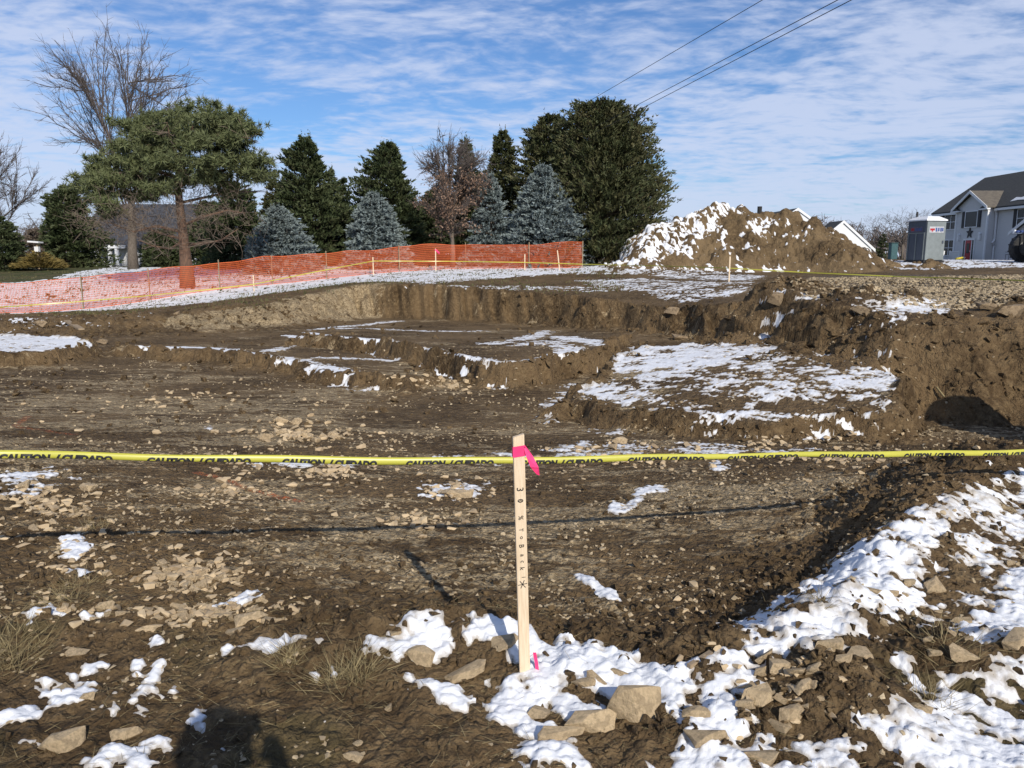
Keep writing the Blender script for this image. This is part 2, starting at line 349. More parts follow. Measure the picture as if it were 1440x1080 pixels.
def soil_material(name, attr=True, base1=(.070, .044, .021), base2=(.172, .114, .058)):
    m, t, b = nt(name)
    co = objco(t)
    n1 = noise(t, co, .7, 6, .6); n2 = noise(t, co, 9, 6, .65); n3 = noise(t, co, 60, 4, .7)
    col = mixc(t, ramp(t, n1, .35, .65), base1, base2)
    col = mixc(t, ramp(t, n2, .4, .75), col, (.225, .155, .08))
    col = mixc(t, mth(t, 'MULTIPLY', ramp(t, n3, .55, .8), .5), col, (.05, .034, .022))
    if attr:
        at = t.nodes.new('ShaderNodeAttribute'); at.attribute_name = 'tint'
        sep = t.nodes.new('ShaderNodeSeparateColor'); L(t, at.outputs['Color'], sep.inputs[0])
        st = noise(t, co, 1.0, 7, .68, (1.3, 4.2, 1))
        st2 = noise(t, co, 3.0, 5, .7, (1.6, 5.0, 1))
        sm = mth(t, 'ADD', mth(t, 'ADD', mth(t, 'MULTIPLY', st, .62), mth(t, 'MULTIPLY', st2, .42)), mth(t, 'MULTIPLY', mth(t, 'SUBTRACT', noise(t, co, .55, 3, .5, (1, 1.8, 1)), .55), .5))
        fac = ramp(t, mth(t, 'ADD', sm, mth(t, 'MULTIPLY', mth(t, 'SUBTRACT', sep.outputs[0], .5), .36)), .535, .60)
        dry = mixc(t, ramp(t, n2, .3, .7), (.29, .215, .12), (.58, .455, .28))
        fac = mth(t, 'MULTIPLY', fac, ramp(t, noise(t, co, 22, 5, .7, (1, 2.2, 1)), .36, .56))
        col = mixc(t, mth(t, 'MULTIPLY', fac, .92), col, dry)
        # crushed stone
        v = N(t, 'ShaderNodeTexVoronoi', i_Scale=11.0); L(t, co, v.inputs['Vector'])
        gv = mixc(t, v.outputs['Color'], (.13, .10, .07), (.36, .30, .22))
        gv = mixc(t, ramp(t, v.outputs['Distance'], .35, .6), gv, (.05, .038, .026))
        col = mixc(t, mth(t, 'MULTIPLY', sep.outputs[2], .9), col, gv)
        gr = mixc(t, ramp(t, noise(t, co, 5, 6, .7), .35, .65), (.035, .048, .014), (.10, .105, .04))
        gr = mixc(t, ramp(t, noise(t, co, 1.1, 3), .4, .7), gr, (.12, .10, .05))
        col = mixc(t, sep.outputs[1], col, gr)
        at2 = t.nodes.new('ShaderNodeAttribute'); at2.attribute_name = 'paint'
        col = mixc(t, mth(t, 'MULTIPLY', at2.outputs['Fac'], ramp(t, n3, .42, .62)), col, (.5, .13, .05))
    L(t, col, b.inputs['Base Color'])
    b.inputs['Roughness'].default_value = .93; b.inputs['Specular IOR Level'].default_value = .2
    bp = N(t, 'ShaderNodeBump', i_Strength=1.0, i_Distance=.045)
    v1 = N(t, 'ShaderNodeTexVoronoi', i_Scale=15.0); v2 = N(t, 'ShaderNodeTexVoronoi', i_Scale=42.0)
    wv = t.nodes.new('ShaderNodeVectorMath'); wv.operation = 'MULTIPLY_ADD'; nz = N(t, 'ShaderNodeTexNoise', i_Scale=14.0); L(t, co, nz.inputs['Vector']); L(t, nz.outputs['Color'], wv.inputs[0]); wv.inputs[1].default_value = (.09, .09, .09); L(t, co, wv.inputs[2])
    L(t, wv.outputs[0], v1.inputs['Vector']); L(t, wv.outputs[0], v2.inputs['Vector'])
    vh = mth(t, 'ADD', mth(t, 'MULTIPLY', v1.outputs['Distance'], -.85), mth(t, 'MULTIPLY', v2.outputs['Distance'], -.4))
    hh = mth(t, 'ADD', vh, mth(t, 'ADD', mth(t, 'MULTIPLY', noise(t, co, 3.5, 6, .65), 1.2), 0)) if not attr else vh
    hh = mth(t, 'ADD', hh, mth(t, 'ADD', mth(t, 'MULTIPLY', n3, .4), mth(t, 'ADD', n2, mth(t, 'MULTIPLY', noise(t, co, 170, 3, .7), .2))))
    L(t, hh, bp.inputs['Height']); L(t, bp.outputs[0], b.inputs['Normal'])
    return m
M_SOIL = soil_material('soil')
M_CLOD = soil_material('clod soil', False, (.072, .047, .024), (.15, .102, .055))
M_PILE = soil_material('pile soil', False, (.088, .058, .03), (.21, .146, .078))

def snow_mat():
    m, t, b = nt('snow')
    co = objco(t)
    n = noise(t, co, 35, 5, .6); n2 = noise(t, co, 220, 2, .6)
    mxs = t.nodes.new('ShaderNodeMix'); mxs.data_type = 'RGBA'
    L(t, mixc(t, ramp(t, noise(t, co, 4, 5, .6), .3, .7), (.70, .715, .74), (.79, .80, .82)), mxs.inputs[7])
    da = t.nodes.new('ShaderNodeAttribute'); da.attribute_name = 'depth'; L(t, ramp(t, mth(t, 'ADD', da.outputs['Fac'], mth(t, 'MULTIPLY', mth(t, 'SUBTRACT', n, .5), .9)), .0, .62), mxs.inputs[0]); mxs.inputs[6].default_value = (.42, .38, .33, 1)
    sk = mixc(t, mth(t, 'MULTIPLY', ramp(t, noise(t, co, 75, 4, .7), .64, .74), .75), mxs.outputs[2], (.16, .115, .07))
    L(t, sk, b.inputs['Base Color'])
    b.inputs['Roughness'].default_value = .75; b.inputs['Specular IOR Level'].default_value = .25
    bp = N(t, 'ShaderNodeBump', i_Strength=.45, i_Distance=.012)
    L(t, mth(t, 'ADD', n, mth(t, 'MULTIPLY', n2, .25)), bp.inputs['Height']); L(t, bp.outputs[0], b.inputs['Normal'])
    return m
M_SNOW = snow_mat()

def simple(name, c1, c2=None, scale=8, rough=.7, bump=0, metallic=0, sx=None, island=0, spec=.4):
    m, t, b = nt(name)
    co = objco(t)
    c2 = c2 or tuple(x * .72 for x in c1)
    n = noise(t, co, scale, 5, .6, sx)
    fac = ramp(t, n, .3, .7)
    if island:
        g = t.nodes.new('ShaderNodeNewGeometry')
        fac = mth(t, 'ADD', mth(t, 'MULTIPLY', fac, 1 - island), mth(t, 'MULTIPLY', g.outputs['Random Per Island'], island), clamp=True)
    L(t, mixc(t, fac, c2, c1), b.inputs['Base Color'])
    b.inputs['Roughness'].default_value = rough; b.inputs['Metallic'].default_value = metallic; b.inputs['Specular IOR Level'].default_value = spec
    if bump:
        bp = N(t, 'ShaderNodeBump', i_Strength=bump, i_Distance=.01); L(t, n, bp.inputs['Height']); L(t, bp.outputs[0], b.inputs['Normal'])
    return m

def rock_mat(name, c1, c2, dirt=.5):
    m, t, b = nt(name); co = objco(t)
    oi = t.nodes.new('ShaderNodeObjectInfo')
    n = noise(t, co, 9, 6, .65); n2 = noise(t, co, 3, 4, .6)
    col = mixc(t, ramp(t, n, .3, .7), c2, c1)
    col = mixc(t, mth(t, 'MULTIPLY', oi.outputs['Random'], .28), col, (.24, .175, .105))
    col = mixc(t, mth(t, 'MULTIPLY', ramp(t, n2, .48, .6), dirt), col, (.075, .052, .032))
    L(t, col, b.inputs['Base Color']); b.inputs['Roughness'].default_value = .9; b.inputs['Specular IOR Level'].default_value = .25
    bp = N(t, 'ShaderNodeBump', i_Strength=.7, i_Distance=.03); L(t, noise(t, co, 14, 6, .7), bp.inputs['Height']); L(t, bp.outputs[0], b.inputs['Normal'])
    return m
M_ROCK = rock_mat('limestone', (.72, .55, .34), (.54, .41, .25), .3)
M_BOULDER = rock_mat('boulder stone', (.36, .27, .17), (.22, .16, .10))
M_GRAV = simple('gravel stone', (.50, .40, .26), (.22, .165, .10), 5, .9, .3, island=.6, spec=.2)
M_RUB = simple('broken limestone', (.62, .48, .30), (.30, .22, .135), 6, .9, .4, island=.6, spec=.2)
M_WOOD = simple('raw pine wood', (.74, .60, .43), (.62, .48, .32), 10, .7, .15, sx=(14, 14, 1))
M_BOARD = simple('weathered board', (.36, .27, .17), (.2, .15, .1), 8, .8, .2)
M_PINK = simple('pink flagging', (.9, .06, .22), (.82, .04, .17), 20, .45)
M_TAPE = simple('yellow barricade tape', (.50, .475, .07), (.44, .42, .06), 6, .35)
M_INK = simple('black ink', (.012, .012, .014), (.02, .02, .02), 20, .5)
M_FENCE = simple('orange safety netting', (.64, .135, .035), (.52, .095, .026), 3, .5)
M_BARK = simple('grey bark', (.17, .14, .11), (.085, .068, .052), 12, .9, .4, sx=(3, 3, .6))
M_TWIG = simple('bare twigs', (.12, .098, .086), (.075, .062, .054), 4, .9)
M_PBARK = simple('red pine bark', (.165, .095, .06), (.07, .046, .034), 9, .9, .4, sx=(3, 3, .7))
M_DEAD = simple('dead twigs', (.185, .145, .11), (.11, .082, .062), 4, .9)
def leaf(name, c1, c2, c3): 
    m, t, b = nt(name); co = objco(t)
    g = t.nodes.new('ShaderNodeNewGeometry')
    a = mixc(t, g.outputs['Random Per Island'], c1, c2)
    a = mixc(t, ramp(t, noise(t, co, 1.3, 4, .65), .42, .7), a, c3)
    L(t, a, b.inputs['Base Color']); b.inputs['Roughness'].default_value = .65; b.inputs['Specular IOR Level'].default_value = .25
    return m
M_NORWAY = leaf('dark spruce needles', (.038, .050, .020), (.085, .095, .040), (.11, .10, .046))
M_YEW = leaf('dark green needles', (.032, .048, .020), (.075, .096, .040), (.085, .095, .042))
M_BLUE = leaf('blue spruce needles', (.12, .155, .155), (.25, .295, .295), (.18, .215, .205))
M_PINE = leaf('pine needles', (.07, .09, .036), (.155, .17, .075), (.10, .115, .052))
M_BROWN = leaf('dry brown leaves', (.15, .09, .06), (.28, .185, .13), (.2, .13, .09))
M_STRAW = simple('dry straw', (.34, .27, .14), (.16, .125, .06), 3, .8, island=.7)
M_TURF = leaf('winter turf', (.05, .062, .02), (.12, .115, .045), (.16, .13, .06))
M_JUNI = leaf('golden juniper', (.12, .095, .03), (.26, .19, .06), (.16, .12, .04))
M_FAR = simple('distant bare wood', (.15, .12, .105), (.09, .075, .068), .3, .95, island=.5)

# ------------------------------------------------------------------ the ground sheet
def build_ground():
    idx = np.arange(NR * NC).reshape(NR, NC)
    q = np.stack([idx[:-1, :-1], idx[:-1, 1:], idx[1:, 1:], idx[1:, :-1]], -1).reshape(-1, 4)
    V = np.c_[xf, yf, Hf]
    g = mesh_np('ground', V, q, M_SOIL, smooth=True); tag(g, kind='structure')
    tan = np.clip(M_, 0, 1) * (.46 + .08 * sstep(9, 5, yf)) + .28 * (1 - M_) * (yf < 12)
    tan = tan + .3 * np.exp(-((xf + 5) / 5) ** 2 - ((yf - 10) / 4) ** 2) + .35 * np.exp(-((xf - 5.9) / 1) ** 2 - ((yf - 9.6) / .8) ** 2) + .2 * np.exp(-((xf - 3.2) / 1.8) ** 2 - ((yf - 5.6) / 1.5) ** 2)
    tan = tan + .22 * np.exp(-((xf + .5) / 2.2) ** 2 - ((yf - 4.6) / 1.0) ** 2)
    lw, _ = linedist([(-9.5, 23.6), (-7.5, 25), (-6.2, 27.4), (-5.6, 28.7)], xf, yf, 2.5)
    tan = np.maximum(tan, .95 * sstep(1.8, .6, lw))
    tan = np.maximum(tan, .42 * E_ * ((yf > 19) & (xf > -6)))
    tan = np.where(E_ * (yf < 17) > .4, tan * .45, tan)
    tan = np.where((M_ < .5) & (yf > 18), np.maximum(tan, .28), tan)
    lp = hits([(-400, 392), (-400, 370), (0, 366), (700, 366), (870, 366), (860, 378), (700, 388), (520, 396), (300, 422), (180, 436), (0, 440), (-400, 444)])
    lawn = sstep(-.6, .6, sdf(lp, xf, yf, 3) + (fbm(xf * 1.5, yf * 1.5, 3, 61) - .5) * 1.5)
    lawn = np.maximum(lawn, sstep(60, 75, yf))
    lawn = np.maximum(lawn, .3 * (yf < 2.9) * sstep(.52, .7, fbm(xf * 2.2, yf * 2.2, 4, 66)) * (E_ < .3))
    gpoly = hits([(1085, 402), (1150, 388), (1300, 386), (1700, 388), (1700, 428), (1400, 430), (1260, 424), (1130, 414)])
    grav = .9 * sstep(-.7, .7, sdf(gpoly, xf, yf, 2))
    grav = grav * (1 - E_ * .8)
    col = np.c_[tan, lawn, grav, np.ones_like(tan)].astype(np.float32)
    a = g.data.attributes.new('tint', 'FLOAT_COLOR', 'POINT'); a.data.foreach_set('color', np.clip(col, 0, 1).ravel())
    pl = hits([(275, 665), (305, 672), (350, 688), (385, 697), (420, 706)])
    d, _ = linedist(pl, xf, yf, .3)
    d2, _ = linedist(hits([(40, 585), (20, 600), (110, 612)]), xf, yf, .3)
    p = np.maximum(sstep(.05, .015, d), .6 * sstep(.06, .02, d2)).astype(np.float32)
    a = g.data.attributes.new('paint', 'FLOAT', 'POINT'); a.data.foreach_set('value', p)
    return g
ground = build_ground()

def build_snow():
    k = (yf > 1.0) & (yf < 70)
    D = np.zeros(xf.shape); D[k] = snow_density(xf[k], yf[k])
    gx = np.gradient(Hb.reshape(NR, NC), axis=1) / (np.gradient(X, axis=1) + 1e-9)
    gy = np.gradient(Hb.reshape(NR, NC), axis=0) / (np.gradient(Y, axis=0) + 1e-9)
    sl_ = np.hypot(gx, gy).ravel()
    D = D * np.where(yf < 6, sstep(2.6, 1.1, sl_), sstep(1.7, .8, sl_))
    D[k] = np.maximum(D[k], snow_density(xf[k], yf[k], SNOWS) * sstep(9, 5, sl_[k]))
    nn = .26 * fbm(xf * 2.6, yf * 3.4, 5, 31, .6) + .40 * fbm(xf * 7, yf * 10, 4, 41, .65) + .10 * fbm(xf * .9, yf * 1.5, 3, 51) + .24 * fbm(xf * 24, yf * 28, 3, 46, .6)
    nn = nn + .16 * (fbm(xf * 15, yf * 17, 3, 83, .6) - .5) * sstep(8, 4, yf)
    nn = nn + np.clip(sl_ - .8, 0, 1) * (yf > 6) * .55 * (fbm(xf * 6 + Hb * 3, Hb * 8 + yf * 2, 4, 93, .6) - .5)
    m = D * .98 - .59 + .09 * sstep(6, 4, yf) * (D > .3) + (nn - .5) * 4.9 - rr * 3.0
    near = sstep(9, 4, yf)
    th = np.clip(m * .03, -.05, .009) + .006 * np.clip(m, 0, 1) * near
    th = th + .0035 * (fbm(xf * 55, yf * 55, 2, 71) - .5) * near
    sub = .012 * (fbm(xf * 9, yf * 9, 3, 77) - .5) * np.clip(m * 3, 0, 1)
    Zs = Hb + rr * .82 + .0015 + th + sub * .7
    up = (Zs > Hf - .003) & (D > .05)
    idx = np.arange(NR * NC).reshape(NR, NC); u2 = up.reshape(NR, NC)
    fm = u2[:-1, :-1] | u2[:-1, 1:] | u2[1:, 1:] | u2[1:, :-1]
    q = np.stack([idx[:-1, :-1], idx[:-1, 1:], idx[1:, 1:], idx[1:, :-1]], -1)[fm]
    uq, inv = np.unique(q, return_inverse=True)
    V = np.c_[xf, yf, Zs][uq]
    s = mesh_np('snow', V, inv.reshape(q.shape), M_SNOW, smooth=True)
    a = s.data.attributes.new('depth', 'FLOAT', 'POINT'); a.data.foreach_set('value', np.clip((Zs - Hf) / .017, 0, 1)[uq].astype(np.float32)); tag(s, kind='stuff')
build_snow()

# ------------------------------------------------------------------ mesh helpers
class MB:
    def __init__(s): s.v = []; s.f = []
    def box(s, c, d, rot=None):
        n = len(s.v); c = Vector(c)
        for sx in (-.5, .5):
            for sy in (-.5, .5):
                for sz in (-.5, .5):
                    p = Vector((sx * d[0], sy * d[1], sz * d[2]))
                    if rot is not None: p = rot @ p
                    s.v.append(tuple(c + p))
        for q in ((0, 1, 3, 2), (4, 6, 7, 5), (0, 4, 5, 1), (2, 3, 7, 6), (0, 2, 6, 4), (1, 5, 7, 3)): s.f.append([n + i for i in q])
        return s
    def bx(s, x0, x1, y0, y1, z0, z1): return s.box(((x0 + x1) / 2, (y0 + y1) / 2, (z0 + z1) / 2), (x1 - x0, y1 - y0, z1 - z0))
    def prism(s, pts, vec):
        """polygon pts (3-D, planar) extruded along vec"""
        n = len(s.v); k = len(pts); vec = Vector(vec)
        s.v += [tuple(p) for p in pts] + [tuple(Vector(p) + vec) for p in pts]
        s.f.append([n + i for i in range(k)][::-1]); s.f.append([n + k + i for i in range(k)])
        for i in range(k): s.f.append([n + i, n + (i + 1) % k, n + k + (i + 1) % k, n + k + i])
        return s
    def tube(s, pts, rads, sides=8, cap=True):
        pts = [Vector(p) for p in pts]; n0 = len(s.v)
        for i, p in enumerate(pts):
            d = (pts[min(i + 1, len(pts) - 1)] - pts[max(i - 1, 0)]).normalized()
            a = d.orthogonal().normalized() if i == 0 else (a - d * a.dot(d)).normalized()
            b = d.cross(a)
            for k in range(sides):
                t = 2 * math.pi * k / sides
                s.v.append(tuple(p + (a * math.cos(t) + b * math.sin(t)) * rads[i]))
        for i in range(len(pts) - 1):
            for k in range(sides):
                s.f.append([n0 + i * sides + k, n0 + i * sides + (k + 1) % sides, n0 + (i + 1) * sides + (k + 1) % sides, n0 + (i + 1) * sides + k])
        if cap:
            s.f.append([n0 + k for k in range(sides)][::-1]); s.f.append([n0 + (len(pts) - 1) * sides + k for k in range(sides)])
        return s
    def build(s, name, mat, parent=None, smooth=False, bevel=0):
        me = bpy.data.meshes.new(name); me.from_pydata(s.v, [], s.f)
        bm = bmesh.new(); bm.from_mesh(me); bmesh.ops.recalc_face_normals(bm, faces=bm.faces)
        if bevel: bmesh.ops.bevel(bm, geom=list(bm.edges), offset=bevel, segments=2, affect='EDGES', clamp_overlap=True)
        bm.to_mesh(me); bm.free()
        for p in me.polygons: p.use_smooth = smooth
        me.materials.append(mat); o = bpy.data.objects.new(name, me); C.objects.link(o)
        if parent: o.parent = parent
        return o
def empty(name, loc, rz=0, **k):
    o = bpy.data.objects.new(name, None); C.objects.link(o); o.location = loc; o.rotation_euler = (0, 0, rz); o.empty_display_size = .2
    tag(o, **k); return o
def segs_mesh(segs, sides=4):
    """array (n, 8): p0, p1, r0, r1 -> open prisms"""
    s = np.asarray(segs, float); n = len(s)
    p0, p1, r0, r1 = s[:, :3], s[:, 3:6], s[:, 6], s[:, 7]
    d = p1 - p0; d /= np.linalg.norm(d, axis=1, keepdims=True) + 1e-9
    h = np.where(np.abs(d[:, 2:3]) > .8, np.array([[1., 0, 0]]), np.array([[0, 0, 1.]]))
    a = np.cross(d, h); a /= np.linalg.norm(a, axis=1, keepdims=True); b = np.cross(d, a)
    V = np.zeros((n, 2 * sides, 3))
    for k in range(sides):
        t = 2 * math.pi * k / sides; o = a * math.cos(t) + b * math.sin(t)
        V[:, k] = p0 + o * r0[:, None]; V[:, sides + k] = p1 + o * r1[:, None]
    f = np.array([[k, (k + 1) % sides, sides + (k + 1) % sides, sides + k] for k in range(sides)])
    Fc = (f[None] + (np.arange(n) * 2 * sides)[:, None, None]).reshape(-1, 4)
    return V.reshape(-1, 3), Fc
def blades(o, d, ln, w, rng):
    """thin needle-like triangles from o along d"""
    n = len(o)
    d = d / (np.linalg.norm(d, axis=1, keepdims=True) + 1e-9)
    r = rng.normal(size=(n, 3)); s = np.cross(d, r); s /= np.linalg.norm(s, axis=1, keepdims=True) + 1e-9
    V = np.stack([o - s * w[:, None] / 2, o + s * w[:, None] / 2, o + d * ln[:, None]], 1).reshape(-1, 3)
    return V, np.arange(3 * n).reshape(-1, 3)

# ------------------------------------------------------------------ conifers
def conifer(px, Y, top, half, prof, mat, label, nb=420, group=None, name='spruce_tree', droop=.15, lift=.35, spray=.34, base_py=None, seed=0, lob=.25, fat=1.0, ns=15):
    rng = np.random.default_rng(100 + seed)
    x0 = at_y(px, 362, Y)[0]; z0 = hz(x0, Y) - .05
    H = at_y(px, top, Y)[2] - z0; Rd = half / F * Y * 1.0
    root = empty(name, (x0, Y, z0), label=label, cat='tree', group=group)
    tr = MB().tube([(0, 0, 0), (.02, 0, H * .5), (0, .02, H * .97)], [H * .022, H * .013, .012], 7).build('trunk', M_BARK, root, True)
    nb = int(nb * .62); ns = int(ns * 1.6)
    s = np.sort(rng.random(nb)) ** .85 * .97 + .02
    keep = rng.random(nb) < np.clip(.25 + prof(s), 0, 1); s = s[keep]; nb = len(s)
    az = rng.random(nb) * 2 * math.pi
    lobe = 1 + lob * (vnoise(az * 1.1 + 3, s * 5 + seed, 3) - .5) * 2
    Ln = Rd * prof(s) * rng.uniform(.7, 1.08, nb) * lobe * (.88 + .24 * vnoise(az * 3 + seed, s * 14, 5)) + .12
    out = np.c_[np.cos(az), np.sin(az), np.zeros(nb)]
    slope = -droop + (lift + droop) * s
    segs = np.c_[np.c_[np.zeros((nb, 2)), s * H], out * Ln[:, None] * .9 + np.c_[np.zeros((nb, 2)), s * H + slope * Ln * .9], np.full(nb, .02), np.full(nb, .006)]
    V, Fc = segs_mesh(segs, 3); mesh_np('branches', V, Fc, M_BARK, root)
    O, D, LN, W = [], [], [], []
    for k in range(ns):
        t = rng.uniform(.2, 1.0, nb) ** .62
        side = rng.choice([-1, 1], nb) * rng.uniform(.1, 1.1, nb) * (1.1 - t * .6)
        tang = np.c_[-np.sin(az), np.cos(az), np.zeros(nb)]
        wob = rng.normal(0, .035, (nb, 3)) * (Ln[:, None] * .4 + .4)
        p = out * (Ln * t)[:, None] + tang * (side * np.minimum(Ln * .2, .3))[:, None] + np.c_[np.zeros((nb, 2)), s * H + slope * Ln * t] + wob
        for j in range(2):
            dd = out * rng.uniform(.3, 1, nb)[:, None] + tang * (side * .8)[:, None] + rng.normal(0, .28, (nb, 3)) + np.array([0, 0, .12 + lift * .6])
            O.append(p); D.append(dd); LN.append(spray * rng.uniform(.55, 1.1, nb) * (.55 + .45 * (1 - s))); W.append(spray * .27 * fat * rng.uniform(.7, 1.3, nb))
    nsp = int(nb * .11) if prof is not dome else int(nb * .07)
    ss = rng.uniform(.35, .96, nsp); aa = rng.random(nsp) * 6.283; rr0 = Rd * prof(ss) * rng.uniform(.72, 1.04, nsp)
    for k in range(26):
        tz = rng.random(nsp); hh_ = (.35 + .65 * rng.random(nsp)) * min(1.5, H * .17)
        p = np.c_[np.cos(aa) * rr0, np.sin(aa) * rr0, ss * H + (tz - .25) * hh_]
        O.append(p); D.append(np.c_[rng.normal(0, .6, (nsp, 2)), np.full(nsp, .55)]); LN.append(spray * (1.05 - tz * .75) * .62); W.append(np.full(nsp, spray * .2 * fat))
    # leader
    nl = 40
    pz = rng.uniform(.9, 1, nl) * H
    O.append(np.c_[rng.normal(0, .03, (nl, 2)), pz]); D.append(np.c_[rng.normal(0, .5, (nl, 2)), np.full(nl, .8)]); LN.append(np.full(nl, spray * .8)); W.append(np.full(nl, spray * .2))
    V, Fc = blades(np.vstack(O), np.vstack(D), np.hstack(LN), np.hstack(W), rng)
    mesh_np('crown', V, Fc, mat, root)
    return root
cone = lambda p=1.0, b=.08: (lambda s: np.clip((1 - s) ** p, 0, 1) * np.clip(.6 + s / b * .4, 0, 1))
egg = lambda s: np.clip(np.sqrt(np.clip(1 - ((s - .22) / .79) ** 2, 0, 1)), 0, 1)
dome = lambda s: np.clip(1 - np.clip((s - .1) / .92, 0, 1) ** 2.2, 0, 1) ** .8
col_ = lambda s: np.clip((1 - s) * 2.0, 0, 1) ** .75 * .95

conifer(842, 42, 150, 97, dome, M_NORWAY, 'largest dark spruce with a broad rounded crown, left of the dirt mound', nb=3105, seed=1, spray=0.328, lift=.6, droop=.1, lob=.16, ns=15)
conifer(772, 44, 166, 58, dome, M_NORWAY, 'dark spruce lobe leaning against the left side of the largest rounded spruce', nb=1485, seed=2, spray=0.328, lift=.6, lob=.2)
conifer(706, 46, 184, 50, cone(.75), M_NORWAY, 'dark spruce standing behind the narrow blue spruce', nb=1215, seed=3, spray=0.328, lift=.4, lob=.4)
conifer(655, 47, 196, 44, cone(.8), M_YEW, 'slim dark spruce half hidden behind the tree with brown leaves', nb=837, seed=4, spray=0.328, lob=.4)
BL = 'blue spruces along the orange fence'
conifer(763, 39.8, 233, 70, cone(.75, .05), M_BLUE, 'widest blue spruce, in front of the largest rounded dark spruce', nb=1417, name='blue_spruce', seed=5, spray=0.270, lift=.2, droop=.1, group=BL, fat=1.25, lob=.3)
conifer(690, 40.6, 245, 46, cone(.9, .05), M_BLUE, 'narrow pointed blue spruce between the brown-leaved tree and the widest blue spruce', nb=837, name='blue_spruce', seed=6, spray=0.260, lift=.2, group=BL, fat=1.2, lob=.3)
conifer(527, 40.4, 271, 54, cone(.72, .05), M_BLUE, 'rounded blue spruce in front of the two tall dark spruces', nb=1107, name='blue_spruce', seed=7, spray=0.260, lift=.15, group=BL, fat=1.25, lob=.3)
conifer(394, 38.6, 290, 60, cone(.75, .05), M_BLUE, 'leftmost blue spruce, low and wide, right of the pine', nb=1026, name='blue_spruce', seed=8, spray=0.250, lift=.12, group=BL, fat=1.2, lob=.3)
conifer(437, 44, 194, 70, cone(.8), M_YEW, 'tall dark spruce with a ragged pointed top, right of the pine', nb=1552, seed=9, spray=0.359, lift=.6, lob=.6)
conifer(548, 44, 203, 44, col_, M_YEW, 'columnar dark spruce with a blunt top behind the rounded blue spruce', nb=1215, seed=10, spray=0.343, lift=.6, lob=.5)
conifer(338, 43, 258, 48, cone(.55), M_YEW, 'bushy dark evergreen behind the right side of the pine', nb=945, seed=11, spray=0.312, lob=.5)
conifer(392, 48, 240, 38, cone(.75), M_NORWAY, 'dark spruce far behind the leftmost blue spruce', nb=567, seed=12, spray=0.328, lob=.5)
conifer(486, 49, 252, 32, cone(.9), M_YEW, 'dark spruce in the gap between the two tall dark spruces', nb=486, seed=13, spray=0.328, lob=.5)
conifer(614, 48, 270, 48, cone(.55), M_YEW, 'dark evergreen in deep shade behind the brown-leaved tree', nb=756, seed=14, spray=0.328, lob=.4)
conifer(598, 50, 286, 34, cone(.6), M_YEW, 'low dark evergreen between the columnar spruce and the brown-leaved tree', nb=567, seed=24, spray=0.328, lob=.5)
conifer(470, 50, 236, 30, cone(.9), M_NORWAY, 'narrow dark spruce just right of the tall ragged spruce', nb=513, seed=25, spray=0.328, lob=.5)
conifer(300, 47, 285, 40, cone(.55), M_YEW, 'dark evergreen directly behind the pine trunk', nb=702, seed=26, spray=0.312, lob=.5)
conifer(100, 48, 262, 47, cone(.6, .04), M_YEW, 'broad dark evergreen in front of the grey house at left', nb=1350, seed=15, spray=0.328, lob=.55)
conifer(4, 44, 306, 26, col_, M_YEW, 'dark clipped arborvitae at the left edge of the lawn', nb=621, seed=16, spray=0.260, name='arborvitae')
conifer(228, 47, 326, 30, cone(.4), M_YEW, 'low dark evergreen between the bare maple trunk and the pine trunk', nb=648, seed=17, spray=0.296)
conifer(52, 70, 322, 24, cone(.6), M_DEAD, 'greyish brown far evergreen behind the bird feeder', nb=405, seed=18, spray=0.312)
conifer(1240, 120, 330, 10, cone(.6), M_YEW, 'small dark evergreen near the porta potty in the far wood', nb=162, seed=19, spray=0.390)

def juniper():
    rng = np.random.default_rng(5)
    x0, y0 = at_y(56, 378, 44)[:2]; z0 = hz(x0, y0)
    root = empty('juniper_shrub', (x0, y0, z0), label='low spreading golden juniper under the bird feeder on the left lawn', cat='shrub')
    n = 2600; a = rng.random(n) * 6.283; r = np.sqrt(rng.random(n)); zz = (.15 + .75 * (1 - r ** 2) * rng.random(n)) * (.7 + .6 * vnoise(a * 2, r * 4))
    O = np.c_[np.cos(a) * r * 1.35, np.sin(a) * r * .9, zz]
    D = np.c_[np.cos(a), np.sin(a), np.full(n, .35)] + rng.normal(0, .25, (n, 3))
    V, Fc = blades(O, D, rng.uniform(.18, .4, n), rng.uniform(.05, .1, n), rng); mesh_np('foliage', V, Fc, M_JUNI, root)
    mb = MB()
    for k in range(7):
        t = k * .9; mb.tube([(0, 0, 0), (math.cos(t) * .9, math.sin(t) * .6, .45)], [.03, .01], 5)
    mb.build('stems', M_BARK, root)
juniper()

# ------------------------------------------------------------------ bare trees
def grow(segs, p, d, ln, r, lev, rng, up, spread, maxlev, nch, tips):
    n = 3; q = np.array(p, float); dd = np.array(d, float)
    for i in range(n):
        dd = dd + rng.normal(0, .09, 3) + np.array([0, 0, up * .12]); dd /= np.linalg.norm(dd)
        q2 = q + dd * ln / n; r2 = r * (1 - .25 * (i + 1) / n)
        segs.append((*q, *q2, r * (1 - .25 * i / n), r2)); q = q2
        if lev < maxlev and i > 0 and rng.random() < .62:
            sd = dd + rng.normal(0, spread, 3); sd /= np.linalg.norm(sd)
            grow(segs, q, sd, ln * rng.uniform(.5, .75), max(r2 * .5, .0055), lev + 1, rng, up, spread, maxlev, nch, tips)
    if lev >= maxlev: tips.append(q); return
    for k in range(nch):
        sd = dd + rng.normal(0, spread, 3); sd[2] += up * .3; sd /= np.linalg.norm(sd)
        grow(segs, q, sd, ln * rng.uniform(.62, .85), max(r * .62, .006), lev + 1, rng, up, spread, maxlev, nch, tips)
